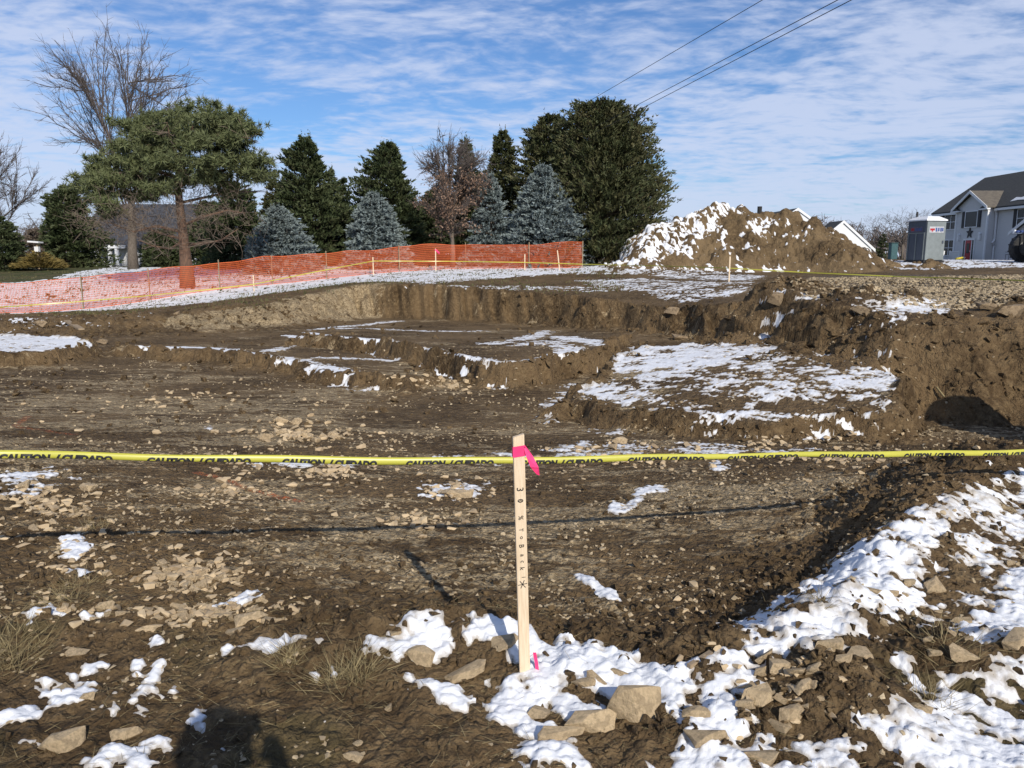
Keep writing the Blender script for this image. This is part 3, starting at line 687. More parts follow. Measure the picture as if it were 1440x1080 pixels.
def bare_tree(name, px, Y, top, label, seed, stems, trunk_h, r0, spread=.32, up=.8, maxlev=5, mat=M_TWIG, cat='tree', wid=None, group=None):
    rng = np.random.default_rng(seed)
    x0 = at_y(px, 362, Y)[0]; z0 = hz(x0, Y) - .05
    H = at_y(px, top, Y)[2] - z0
    root = empty(name, (x0, Y, z0), label=label, cat=cat, group=group)
    MB().tube([(0, 0, 0), (.03, 0, trunk_h * .5), (0, 0, trunk_h)], [r0 * 1.25, r0, r0 * .9], 9).build('trunk', M_BARK, root, True)
    segs, tips = [], []
    for k in range(stems):
        a = 2 * math.pi * k / stems + rng.uniform(-.3, .3)
        d = np.array([math.cos(a) * .5, math.sin(a) * .42, 1]) if k else np.array([.05, 0, 1.]); d /= np.linalg.norm(d)
        grow(segs, (0, 0, trunk_h * .97), d, H * .25, r0 * .5, 0, rng, up, spread, maxlev, 2, tips)
    s = np.array(segs); zmax = s[:, 5].max(); f = (H - trunk_h) / (zmax - trunk_h)
    for c in (2, 5): s[:, c] = trunk_h + (s[:, c] - trunk_h) * f
    if wid:
        m = np.percentile(np.abs(s[:, 3]), 99); g = wid / F * Y / m
        s[:, [0, 1, 3, 4]] *= g
        hi = s[:, 5] > H * .55; off = (np.percentile(s[hi, 3], 2) + np.percentile(s[hi, 3], 98)) / 2
        for a, c in ((0, 2), (3, 5)): s[:, a] -= off * 1.15 * np.clip((s[:, c] - trunk_h) / (H * .75), 0, 1)
    V, Fc = segs_mesh(s, 4); mesh_np('branches', V, Fc, mat, root)
    return root, s, np.array(tips)
def fan_segs(rng, fork, ctr, rad, nmain, r0, ntw=9, tw=.55, flat=.75):
    """limbs that rise from the fork and curve out to fill an egg-shaped crown, with two orders of twigs"""
    segs = []
    fork = np.array(fork, float); ctr = np.array(ctr, float); rad = np.array(rad, float)
    mains = []; nst = max(6, nmain // 13)
    for k in range(nmain):
        v = rng.normal(0, 1, 3); v /= np.linalg.norm(v); v *= rng.random() ** .26
        if v[2] < -.35 and rng.random() < .7: v[2] = -v[2]
        e = ctr + v * rad
        b = fork + np.array([0, 0, rng.uniform(-.4, 1.2)])
        if k >= nst:
            q = min(mains, key=lambda mm: np.linalg.norm((mm[-1] - e) * np.array([1, 1, .6])) * rng.uniform(.7, 1.3)); b = q[int(rng.integers(2, 8))]
            if np.linalg.norm(e - b) > 1.1 * rad[2]: b = q[5]
        m = b * .5 + e * .5 + np.array([0, 0, .03 * np.linalg.norm(e - b)]) - np.array([(e - b)[0], (e - b)[1], 0]) * .06
        n = 9; pts = []
        for i in range(n + 1):
            t = i / n; pts.append((1 - t) ** 2 * b + 2 * t * (1 - t) * m + t * t * e + rng.normal(0, .05, 3) * t)
        rb = r0 * rng.uniform(.7, 1.0) if k < nst else r0 * rng.uniform(.12, .42)
        if k < nst: mains.append(pts)
        for i in range(n):
            ra, rc = rb * (1 - i / n) ** .9 + .011, rb * (1 - (i + 1) / n) ** .9 + .009
            segs.append((*pts[i], *pts[i + 1], ra, rc))
            if i < (3 if k < nst else 1): continue
            for q in range(rng.integers(1, ntw)):
                p = pts[i] + (pts[i + 1] - pts[i]) * rng.random(); d = pts[i + 1] - pts[i]; d = d / np.linalg.norm(d)
                d = d + rng.normal(0, .42, 3) + np.array([0, 0, .2]); d /= np.linalg.norm(d); ln = tw * rng.uniform(.5, 1.6)
                p2 = p + d * ln * .5; d2 = d + rng.normal(0, .2, 3); p3 = p2 + d2 * ln * .5
                segs.append((*p, *p2, .012, .009)); segs.append((*p2, *p3, .009, .005))
                for u in range(3):
                    o = p + (p3 - p) * rng.uniform(.3, 1); dd = d + rng.normal(0, .5, 3); segs.append((*o, *(o + dd * ln * .33), .0075, .004))
    return segs
def fan_tree(px, Y, label, seed, fork_py, box, nmain, r0, r_tr, name='bare_tree', tw=.55, ntw=7):
    rng = np.random.default_rng(seed)
    x0 = at_y(px, 362, Y)[0]; z0 = hz(x0, Y) - .05
    loc = lambda a, b: np.array([at_y(a, b, Y)[0] - x0, 0, at_y(a, b, Y)[2] - z0])
    fk = loc(px, fork_py); c = loc((box[0] + box[2]) / 2, (box[1] + box[3]) / 2); e = loc(box[2], box[1]) - c; rad = (abs(e[0]), abs(e[0]) * .85, abs(e[2]))
    root = empty(name, (x0, Y, z0), label=label, cat='tree')
    MB().tube([(0, 0, 0), (.04, 0, fk[2] * .5), tuple(fk), (fk[0] + .05, 0, fk[2] + 1.5)], [r_tr * 1.3, r_tr, r_tr * .85, r_tr * .5], 10).build('trunk', M_BARK, root, True)
    sg = np.array(fan_segs(rng, fk, c, rad, nmain, r0, ntw, tw)); V, Fc = segs_mesh(sg, 4); mesh_np('branches', V, Fc, M_TWIG, root)
    return root, sg
fan_tree(186, 44, 'tall leafless maple rising behind the pine on the left', 3, 318, (62, 36, 280, 290), 86, .075, .25, 'bare_maple', .75, 5)
fan_tree(-6, 52, 'leafless tree cut off by the left edge of the picture', 4, 340, (-60, 196, 54, 325), 44, .05, .15, tw=.6, ntw=6)
bare_tree('bare_tree', 1268, 120, 290, 'leafless tree standing above the far wood beside the porta potty', 6, 3, 2.4, .16, spread=.38, maxlev=5, wid=36)
bare_tree('bare_tree', 598, 60, 268, 'leafless grey tree glimpsed between the columnar spruce and the brown-leaved tree', 8, 3, 2.4, .14, spread=.35, maxlev=4, wid=26)
# tree with withered leaves
def brown_tree():
    rng = np.random.default_rng(17)
    root, s = fan_tree(636, 39.5, 'young tree with withered brown leaves and bare upper twigs behind the orange fence', 9, 335, (586, 186, 690, 345), 70, .045, .11, 'oak_tree', .42, 7)
    zr = lambda py: at_y(636, py, 39.5)[2] - root.location.z
    mid = (s[:, :3] + s[:, 3:6]) / 2
    k = (mid[:, 2] < zr(246) + rng.normal(0, .25, len(mid))) & (s[:, 6] < .02)
    p = mid[k]; n = 5200; O = p[rng.integers(0, len(p), n)] + rng.normal(0, .1, (n, 3))
    O = O[vnoise(O[:, 0] * 1.7 + 9, O[:, 2] * 1.9 + O[:, 1], 4) > .3]; n = len(O)
    V, Fc = blades(O, rng.normal(0, 1, (n, 3)) - np.array([0, 0, .4]), rng.uniform(.08, .17, n), rng.uniform(.05, .1, n), rng)
    mesh_np('leaves', V, Fc, M_BROWN, root)
brown_tree()

def pine():
    rng = np.random.default_rng(23)
    Y = 33.0; x0, _, _ = at_y(262, 403, Y); z0 = hz(x0, Y) - .05
    root = empty('pine_tree', (x0, Y, z0), label='leaning red-barked pine with a flat irregular crown behind the orange fence', cat='tree')
    def loc(px, py, dy=0):
        a = at_y(px, py, Y + dy); return Vector((a[0] - x0, dy, a[2] - z0))
    path = [loc(264, 404), loc(262, 375), loc(258, 335), loc(254, 300), loc(250, 262), loc(252, 228), loc(262, 195), loc(276, 170)]
    MB().tube(path, [.34, .27, .2, .17, .14, .11, .07, .03], 10).build('trunk', M_PBARK, root, True)
    limbs = [((255, 326), (220, 318), (188, 326), (150, 312), -.4, .07), ((256, 336), (225, 328), (200, 318), (165, 300), .8, .06), ((258, 338), (240, 350), (215, 346), (196, 338), -1.0, .06), ((255, 318), (285, 305), (320, 296), (345, 300), .3, .07), ((258, 345), (290, 342), (310, 338), (335, 322), -.5, .06),
             ((252, 262), (285, 245), (320, 238), (365, 238), .4, .08), ((251, 250), (220, 240), (190, 236), (150, 252), -.4, .08), ((252, 232), (225, 205), (205, 200), (192, 182), .5, .07), ((256, 215), (290, 195), (320, 185), (350, 195), -.6, .07), ((252, 275), (225, 265), (190, 262), (135, 258), .2, .06), ((254, 285), (300, 275), (330, 268), (352, 270), .8, .06), ((250, 240), (262, 205), (300, 172), (325, 160), 1.0, .06), ((252, 255), (255, 230), (240, 200), (235, 172), -1.2, .06)]
    mb = MB(); segs = []
    for a, b, c, d, dy, r in limbs:
        P = [loc(*a), loc(*b, dy * .5), loc(*c, dy), loc(*d, dy * 1.6)]
        mb.tube(P, [r, r * .8, r * .55, r * .25], 6)
        for k in range(26):
            t = rng.uniform(.2, 1) * 2.999; i = int(t); q = P[i].lerp(P[i + 1], t - i)
            dr = Vector(rng.normal(0, 1, 3)); dr.z *= .5; e = q + dr.normalized() * rng.uniform(.3, .9); e2 = e + Vector(rng.normal(0, .25, 3))
            segs.append((*q, *e, .014, .009)); segs.append((*e, *e2, .009, .004))
    mb.build('limbs', M_PBARK, root, True)
    for k in range(2300):   # fine dead twigs under the crown
        px, py = rng.uniform(120, 372), rng.uniform(255, 345)
        u = rng.random()
        if u < .4: px, py = rng.normal(165, 32), rng.normal(308, 15)
        elif u < .8: px, py = rng.normal(262, 40), rng.normal(292, 24)
        q = loc(px, py, rng.uniform(-1.6, 1.6)); e = q + Vector(rng.normal(0, .22, 3)) + Vector((0, 0, .06))
        segs.append((*q, *e, .009, .004))
    V, Fc = segs_mesh(segs, 3); mesh_np('dead_twigs', V, Fc, M_DEAD, root)
    ell = [(366, 226, 12, 9, 20), (374, 244, 10, 8, 14), (300, 152, 30, 8, 26), (150, 290, 40, 14, 60), (330, 262, 40, 14, 50), (190, 250, 60, 30, 130), (270, 182, 72, 28, 190), (212, 212, 52, 28, 130), (318, 212, 42, 30, 120), (176, 246, 48, 20, 90), (350, 236, 24, 18, 60), (235, 236, 70, 22, 140), (312, 168, 26, 14, 60), (330, 190, 30, 20, 70), (195, 185, 24, 20, 50), (140, 258, 30, 16, 60), (262, 205, 80, 38, 160), (128, 252, 22, 8, 20), (362, 186, 9, 8, 10), (330, 168, 9, 10, 8), (205, 165, 22, 10, 26), (180, 266, 44, 14, 60), (160, 232, 36, 16, 50), (300, 246, 46, 16, 60), (216, 258, 44, 14, 60), (262, 172, 92, 18, 110), (345, 215, 26, 22, 50), (355, 248, 22, 14, 30)]
    O = []
    for (ex, ey, rx, ry, n) in ell:
        rx *= 1.06; ry *= 1.1
        for k in range(max(2, int(n / 7))):
            v = rng.normal(0, 1, 3); v /= np.linalg.norm(v); v *= rng.random() ** .3
            c = loc(ex + v[0] * rx, ey + v[2] * ry, v[1] * rx / 33)
            for i in range(int(rng.integers(8, 17))):
                O.append(c + Vector((rng.normal(0, .26), rng.normal(0, .26), rng.normal(0, .1))))
    O = np.array(O); m = 26
    P = np.repeat(O, m, 0); d = rng.normal(0, 1, P.shape) + np.array([0, 0, .55]); n = len(P)
    d /= np.linalg.norm(d, axis=1, keepdims=True)
    V, Fc = blades(P + d * .03, d, rng.uniform(.16, .3, n), rng.uniform(.028, .055, n), rng)
    mesh_np('crown', V, Fc, M_PINE, root)
pine()

def far_wood():
    rng = np.random.default_rng(3)
    segs = []
    for k in range(230):
        X0 = rng.uniform(20, 190) if k < 170 else rng.uniform(-170, -60); Y0 = rng.uniform(185, 260); h = rng.uniform(7, 11.5) * (1.0 if rng.random() < .8 else 1.2)
        z = 1.0
        segs.append((X0, Y0, z, X0, Y0, z + h * .5, .2, .12))
        for j in range(46):
            zb = z + h * rng.uniform(.12, .55); a = rng.random() * 6.283; l = h * rng.uniform(.18, .42)
            e = (X0 + math.cos(a) * l * .55, Y0 + math.sin(a) * l * .55, min(zb + l, z + h))
            segs.append((X0, Y0, zb, *e, .09, .04))
            for i in range(3):
                f = tuple(e[c] + rng.normal(0, .8) for c in range(3)); segs.append((*e, *f, .06, .03))
    for k in range(3500):   # brush at the foot
        X0 = rng.uniform(20, 190); Y0 = rng.uniform(178, 190); z = 1.0; h = rng.uniform(.5, 3.5)
        segs.append((X0, Y0, z, X0 + rng.normal(0, .5), Y0, z + h, .12, .05))
    V, Fc = segs_mesh(segs, 3); o = mesh_np('far_wood', V, Fc, M_FAR); tag(o, 'bare grey brown woodland far behind the houses', 'woodland', kind='stuff')
far_wood()
# ------------------------------------------------------------------ dirt pile
def dirt_pile():
    Yc = 40.0
    prof = [(862, 372), (872, 352), (884, 338), (905, 324), (950, 306), (985, 297), (1010, 292), (1035, 290), (1050, 293), (1062, 298), (1080, 300), (1104, 301), (1122, 305), (1140, 311), (1160, 321), (1180, 334), (1205, 348), (1230, 361), (1250, 371), (1275, 377)]
    P = np.array([at_y(a, b, Yc) for a, b in prof])
    xs = np.linspace(P[0, 0] - .8, P[-1, 0] + .8, 520); ys = np.linspace(-5.6, 4.5, 300)
    XX, YY = np.meshgrid(xs, ys)
    ridge = np.interp(XX, P[:, 0], P[:, 2]) - 1.0
    yo = .5 * np.sin(XX * .7)
    u = np.where(YY < yo, (yo - YY) / (4.6 + .5 * np.sin(XX * 1.3)), (YY - yo) / 4.2)
    gl = base(XX.ravel(), (YY + Yc).ravel())[0].reshape(XX.shape)
    u = u + (fbm(XX * .9, YY * .9, 3, 12) - .5) * .25
    h = np.clip(1 - u, -.2, 1); h = np.where(h > .9, h - (h - .9) ** 2 * 2, h)
    Z = gl + (ridge + 1.0 - gl) * h
    e = np.clip(h * 4, 0, 1)
    Z = Z + e * ((fbm(XX * 1.2, YY * 1.2, 5, 13, .6) - .5) * .7 + clods(XX * 1.4, YY * 1.4, 7, .7) * .38 + clods(XX * 3.5, YY * 3.5, 8, .8) * .2 + clods(XX * 8, YY * 8, 9, .8) * .05) - .12
    mound_w = np.exp(-((XX - P[0, 0]) / 1.0) ** 2)
    V = np.c_[XX.ravel(), YY.ravel(), Z.ravel()]
    ny, nx = XX.shape
    idx = np.arange(nx * ny).reshape(ny, nx)
    q = np.stack([idx[:-1, :-1], idx[:-1, 1:], idx[1:, 1:], idx[1:, :-1]], -1)
    zb = gl - .1
    m = (Z > zb); fm = (m[:-1, :-1] | m[1:, 1:])
    root = empty('dirt_mound', (0, Yc, 0), label='large heap of excavated brown soil with snow on its left shoulder', cat='dirt mound')
    qq = q[fm]; uq, inv = np.unique(qq, return_inverse=True)
    mesh_np('soil_heap', V[uq], inv.reshape(qq.shape), M_PILE, root, smooth=True)
    # snow lies on the left shoulder and in a few hollows
    pxl = CXP + F * XX / ((YY + Yc) * CP + (CAMZ - Z) * SP)
    D = .79 * sstep(1012, 985, pxl + (Z - 2.6) * -22) * sstep(.12, .3, h)
    D = np.maximum(D, .8 * sstep(1062, 1040, pxl) * sstep(.86, .95, h))
    xa = at_y(1078, 318, 38.5); D = np.maximum(D, .95 * np.exp(-(((XX - xa[0]) / 1.0) ** 2 + ((Z - xa[2]) / .55) ** 2) ** 2))
    xa = at_y(1026, 330, 37); D = np.maximum(D, .75 * np.exp(-(((XX - xa[0]) / .35) ** 2 + ((Z - xa[2]) / .9) ** 2) ** 2))
    xa = at_y(1060, 346, 37); D = np.maximum(D, .75 * np.exp(-(((XX - xa[0]) / .25) ** 2 + ((Z - xa[2]) / .3) ** 2) ** 2))
    D = np.maximum(D, .62 * sstep(.16, .05, h) * (YY < 0) * sstep(1240, 1100, pxl))
    nn = .3 * fbm(XX * 2.2, YY * 2.2, 5, 31, .6) + .7 * fbm(XX * 5, YY * 5, 5, 41, .7)
    mm = D * .95 - .70 + (nn - .5) * 4.6
    Zs = gl + (Z - gl) + np.clip(mm * .1, -.1, .035)
    up = Zs > Z - .004; fm2 = (up[:-1, :-1] | up[:-1, 1:] | up[1:, 1:] | up[1:, :-1]) & fm
    qq = q[fm2]; uq, inv = np.unique(qq, return_inverse=True)
    Vs = np.c_[XX.ravel(), YY.ravel(), Zs.ravel()]
    sc_ = mesh_np('snow_cover', Vs[uq], inv.reshape(qq.shape), M_SNOW, root, smooth=True)
    a = sc_.data.attributes.new('depth', 'FLOAT', 'POINT'); a.data.foreach_set('value', np.clip((Zs - Z) / .03, 0, 1).ravel()[uq].astype(np.float32)); sc_['kind'] = 'stuff'
dirt_pile()

# ------------------------------------------------------------------ buildings
M_SIDING = simple('blue grey siding', (.64, .635, .63), (.57, .565, .56), 2, .75, sx=(1, 1, 30))
M_WSIDE = simple('white siding', (.76, .77, .78), (.68, .69, .70), 2, .6, sx=(1, 1, 30))
M_TRIM = simple('white trim', (.78, .79, .80), (.72, .73, .74), 6, .5)
M_SHING = simple('dark shingles', (.075, .074, .068), (.042, .042, .04), 3, .9, .3, sx=(1, 6, 6))
M_SHING2 = simple('brown shingles', (.15, .13, .10), (.10, .085, .07), 3, .9, .3)
M_GLASS = simple('window glass', (.012, .016, .02), (.008, .011, .014), 1, .25, spec=.25)
M_SHUT = simple('black shutters', (.018, .018, .022), (.025, .025, .03), 10, .6)
M_RED = simple('red door paint', (.42, .02, .03), (.34, .015, .025), 5, .45)
M_BLK = simple('black rubber', (.015, .015, .016), (.028, .027, .026), 9, .7)
M_BLUEP = simple('blue machine paint', (.05, .09, .26), (.04, .07, .2), 5, .4)
M_STONE = simple('grey foundation', (.3, .29, .27), (.2, .19, .18), 12, .9)

def grey_house():
    XF, Y0 = 47.6, 88.0; z0 = hz(50, 82) - .1
    h = empty('grey_house', (XF, Y0, z0), R(-90), label='two storey grey house with white trim and red front door at the right edge', cat='house')
    # local: x along the facade (towards the camera), y into the house, front faces -y
    LEN, DEP, EV, RG = 30.0, 10.4, 5.5, 9.1
    mb = MB(); mb.prism([(0, 0, 0), (0, DEP, 0), (0, DEP, EV), (0, DEP / 2, RG - .25), (0, 0, EV)], (LEN, 0, 0)); mb.build('wall', M_SIDING, h)
    mb = MB(); o = .45; s = (RG - EV) / (DEP / 2)
    for sg in (0, 1):
        a = (-.35, -o, EV - s * o) if not sg else (-.35, DEP + o, EV - s * o)
        b = (-.35, DEP / 2, RG)
        n = .16; mb.prism([a, b, (b[0], b[1], b[2] + n), (a[0], a[1], a[2] + n)], (LEN + .7, 0, 0))
    rf = mb.build('roof', M_SHING, h)
    mb = MB(); rng = np.random.default_rng(2)
    for (u0, u1, v0, v1) in ((12.6, 22.0, .25, .9), (13.6, 20.5, .9, 1.7), (15, 19, 1.7, 2.3), (4.1, 5.3, .5, .75)):
        k = 10; top, bot = [], []
        for i in range(k + 1):
            u = u0 + (u1 - u0) * i / k
            bot.append((u, v0 + rng.uniform(-.12, .12), 0)); top.append((u, v1 + rng.uniform(-.3, .3), 0))
        pts = [(u, v - .1, EV + s * (v - .1) + .17) for u, v, _ in bot] + [(u, v - .1, EV + s * (v - .1) + .17) for u, v, _ in top[::-1]]
        MB().prism(pts, (0, -.02, .035)).build('roof_snow', M_TRIM, h)
    MB().bx(-.1, 5.2, -.5, -.36, EV - .52, EV - .3).build('gutter', M_TRIM, h); MB().bx(11.2, LEN, -.5, -.36, EV - .52, EV - .3).build('gutter', M_TRIM, h)
    MB().bx(-.02, .14, -.03, .1, 0, EV - .3).build('corner_board', M_TRIM, h)
    # gabled entrance bay
    B0, B1, BD = 5.5, 10.9, -.9; pk = 7.0; bc = (B0 + B1) / 2
    mb = MB().prism([(B0, BD, 0), (B1, BD, 0), (B1, BD, EV), (bc, BD, pk - .2), (B0, BD, EV)], (0, .9 + 2.8, 0)); bay = mb.build('entrance_bay', M_SIDING, h)
    sb = (pk - EV) / (bc - B0)
    mb = MB()
    for sg in (-1, 1):
        a = (bc + sg * (bc - B0 + .4), BD - .35, EV - sb * .4); b = (bc, BD - .35, pk)
        mb.prism([a, b, (b[0], b[1], b[2] + .14), (a[0], a[1], a[2] + .14)], (0, 4.4, 0))
    mb.build('bay_roof', M_SHING2, h)
    mb = MB()
    for sg in (-1, 1):
        a = (bc + sg * (bc - B0 + .42), BD - .37, EV - sb * .42 - .14); b = (bc, BD - .37, pk - .14)
        mb.prism([a, b, (b[0], b[1], b[2] + .3), (a[0], a[1], a[2] + .3)], (0, -.05, 0))
    mb.build('rake_board', M_TRIM, h)
    for x in (B0 - .06, B1 - .1):
        MB().bx(x, x + .2, BD - .06, BD + .08, 0, EV).build('corner_board', M_TRIM, h)
    for x0, x1 in ((B0 - .5, B0 + .9), (B1 - .9, B1 + .5)):
        MB().prism([(x0, BD - .1, EV - .25), (x1, BD - .1, EV - .25), ((x0 + x1) / 2, BD - .1, EV + .1)], (0, -.25, 0)).build('eave_return', M_SHING, h)
        MB().bx(x0, x1, BD - .4, BD - .08, EV - .4, EV - .26).build('eave_trim', M_TRIM, h)
    MB().tube([(B1 + .25, -.42, EV - .35), (B1 + .2, -.15, EV - .8), (B1 + .2, -.12, 2.2), (B1 + .5, -.5, 1.9), (B1 + .2, -.12, 1.6), (B1 + .2, -.12, .2)], [.09] * 6, 8).build('downspout', M_TRIM, h)
    def window(x0, x1, z0_, z1, y, nx=1, nz=2, shut=True):
        w = MB().bx(x0, x1, y - .05, y - .02, z0_, z1).build('window', M_GLASS, h)
        f = MB(); t = .09
        for a, b in ((x0 - t, x0), (x1, x1 + t)): f.bx(a, b, y - .09, y - .02, z0_ - t, z1 + t)
        f.bx(x0, x1, y - .09, y - .02, z1, z1 + t); f.bx(x0, x1, y - .09, y - .02, z0_ - t, z0_)
        for i in range(1, nx): xm = x0 + (x1 - x0) * i / nx; f.bx(xm - .05, xm + .05, y - .085, y - .025, z0_, z1)
        for i in range(1, nz): zm = z0_ + (z1 - z0_) * i / nz; f.bx(x0, x1, y - .08, y - .03, zm - .03, zm + .03)
        f.build('frame', M_TRIM, w)
        if shut:
            for a in (x0 - .62, x1 + .14):
                sh = MB().bx(a, a + .48, y - .08, y - .015, z0_ - .08, z1 + .08)
                for i in range(6): sh.bx(a + .06, a + .42, y - .1, y - .08, z0_ + (z1 - z0_) * (i + .2) / 6, z0_ + (z1 - z0_) * (i + .75) / 6)
                sh.build('shutter', M_SHUT, h)
    window(1.9, 4.2, 3.5, 5.0, 0, 2); window(1.9, 4.2, .7, 2.3, 0, 2)
    window(7.3, 9.3, 3.55, 5.05, BD, 1, 1)
    window(14.2, 16.2, 3.3, 4.9, 0, 2); window(18.5, 20.4, 3.3, 4.9, 0, 2); window(14.6, 16.2, .5, 2.2, 0, 2, 2, False)
    # star
    st = []
    for i in range(10):
        a = math.pi / 2 + i * math.pi / 5; r = .6 if i % 2 == 0 else .25
        st.append((8.25 + r * math.cos(a), BD - .02, 2.95 + r * math.sin(a)))
    MB().prism(st, (0, -.07, 0)).build('star_ornament', M_SHUT, h)
    d = MB().bx(7.75, 8.75, BD - .08, BD - .02, .15, 2.2).build('door', M_RED, h)
    MB().bx(8.0, 8.5, BD - .1, BD - .081, .9, 1.9).build('door_glass', M_GLASS, d); MB().tube([(8.66, BD - .13, 1.1), (8.66, BD - .08, 1.1)], [.05, .04]).build('handle', M_TRIM, d)
    f = MB()
    for x in (7.25, 7.64, 8.77, 9.16): f.bx(x, x + .1, BD - .09, BD - .015, .15, 2.2)
    f.bx(7.25, 9.26, BD - .09, BD - .015, 2.205, 2.36); f.build('door_frame', M_TRIM, h)
    for x in (7.36, 8.88): MB().bx(x, x + .27, BD - .06, BD - .015, .15, 2.2).build('sidelight', M_GLASS, h)
    for x in (6.35, 9.95): MB().bx(x, x + .22, BD - .2, BD - .02, 2.2, 2.75).prism([(x - .05, BD - .22, 2.75), (x + .27, BD - .22, 2.75), (x + .11, BD - .22, 2.95)], (0, .2, 0)).build('wall_lamp', M_TRIM, h)
    # side porch with its own gable
    P0, P1, PD = 18.0, 27.0, -2.6; pe, pp = 2.75, 5.15; pc = (P0 + P1) / 2; sp_ = (pp - pe) / (pc - P0)
    mb = MB()
    for sg in (-1, 1):
        a = (pc + sg * (pc - P0 + .4), PD - .3, pe - sp_ * .4); b = (pc, PD - .3, pp)
        mb.prism([a, b, (b[0], b[1], b[2] + .14), (a[0], a[1], a[2] + .14)], (0, 2.85, 0))
    mb.build('porch_roof', M_SHING, h)
    MB().prism([(P0, PD, pe), (P1, PD, pe), (pc, PD, pp - .2)], (0, .15, 0)).build('porch_gable', M_SIDING, h)
    mb = MB()
    for sg in (-1, 1):
        a = (pc + sg * (pc - P0 + .42), PD - .32, pe - sp_ * .42 - .14); b = (pc, PD - .32, pp - .14)
        mb.prism([a, b, (b[0], b[1], b[2] + .3), (a[0], a[1], a[2] + .3)], (0, -.05, 0))
    mb.bx(P0 - .4, P0 + 1.5, PD - .3, PD - .02, pe - .2, pe - .02); mb.build('porch_trim', M_TRIM, h)
    for x in (P0 + .5, P1 - .7): MB().bx(x, x + .22, PD + .01, PD + .23, .2, pe - .2).build('porch_post', M_TRIM, h)
    MB().bx(P0 + 2.4, P1, PD + .3, 0, .2, pe - .21).build('porch_wall', M_SIDING, h)
    MB().bx(P0 - 6.2, P1, PD, -.01, 0, .2).build('porch_floor', simple('red porch boards', (.16, .05, .045), (.11, .04, .035), 5, .7), h)
    MB().bx(-.08, 5.4, -.1, -.01, 0, .3).build('foundation', M_STONE, h)
    for sx in (-1, 1): pass
    return h, z0, XF, Y0
gh, ghz, GX, GY = grey_house()
def hl(u, v, z=0): return (GX + v, GY - u, ghz + z)   # house-local to world (rotated -90)

def rail_fence(u0, u1, v, n, label):
    o = hl(u0, v); f = empty('picket_railing', o, R(-90), label=label, cat='railing', group='white railings before the grey house')
    w = u1 - u0
    for i in range(2):
        MB().bx(i * w - .06, i * w + .06, -.06, .06, 0, 1.15).build('post', M_TRIM, f)
    for z in (.15, 1.0): MB().bx(.06, w - .06, -.03, .03, z, z + .09).build('rail', M_TRIM, f)
    mb = MB()
    for i in range(n): x = .12 + (w - .24) * (i + .5) / n; mb.bx(x - .03, x + .03, -.02, .02, .24, 1.0)
    mb.build('pickets', M_TRIM, f)
rail_fence(6.6, 7.9, -3.2, 9, 'white picket railing directly before the red front door')
rail_fence(7.95, 9.6, -2.6, 11, 'white picket railing right of the red front door steps')
def pallet_box():
    b = empty('white_box', hl(4.6, -2.6), R(-90), label='white slatted box standing left of the front door railing', cat='box')
    MB().bx(0, 1.3, -.5, .5, 0, 1.05).build('body', M_TRIM, b, bevel=.03); mb = MB()
    for i in range(6): mb.bx(.05 + i * .21, .18 + i * .21, -.53, -.503, .06, 1.0)
    mb.build('slats', M_WSIDE, b); MB().bx(-.04, 1.34, -.56, .54, 1.055, 1.12).build('lid', M_TRIM, b)
pallet_box()
def chair():
    c = empty('patio_chair', hl(16.2, -1.6, .2), R(-60), label='grey patio chair standing on the porch right of the entrance bay', cat='chair')
    m = simple('grey chair metal', (.2, .2, .21), rough=.5)
    MB().bx(-.35, .35, -.3, .3, .5, .56).build('seat', m, c); MB().bx(-.42, .42, .27, .33, .75, 1.35).build('backrest', m, c)
    for x in (-.33, .33):
        for y in (-.28, .28): MB().tube([(x, y, 0), (x * .95, y, .5)], [.025, .025], 6).build('leg', m, c)
        MB().bx(x - .04, x + .04, -.3, .3, .74, .78).build('armrest', m, c)
chair()
def toy():
    t = empty('yellow_bucket', hl(14.2, -5.2), 0, label='small yellow bucket lying in snow before the grey house porch', cat='bucket')
    m = simple('yellow plastic', (.7, .55, .06), rough=.45)
    MB().tube([(-.3, 0, .24), (.3, 0, .27)], [.2, .28], 14).build('body', m, t, True); MB().tube([(.3, -.27, .27), (.45, -.2, .5), (.45, .2, .5), (.3, .27, .27)], [.02] * 4, 6).build('handle', M_TRIM, t)
toy()

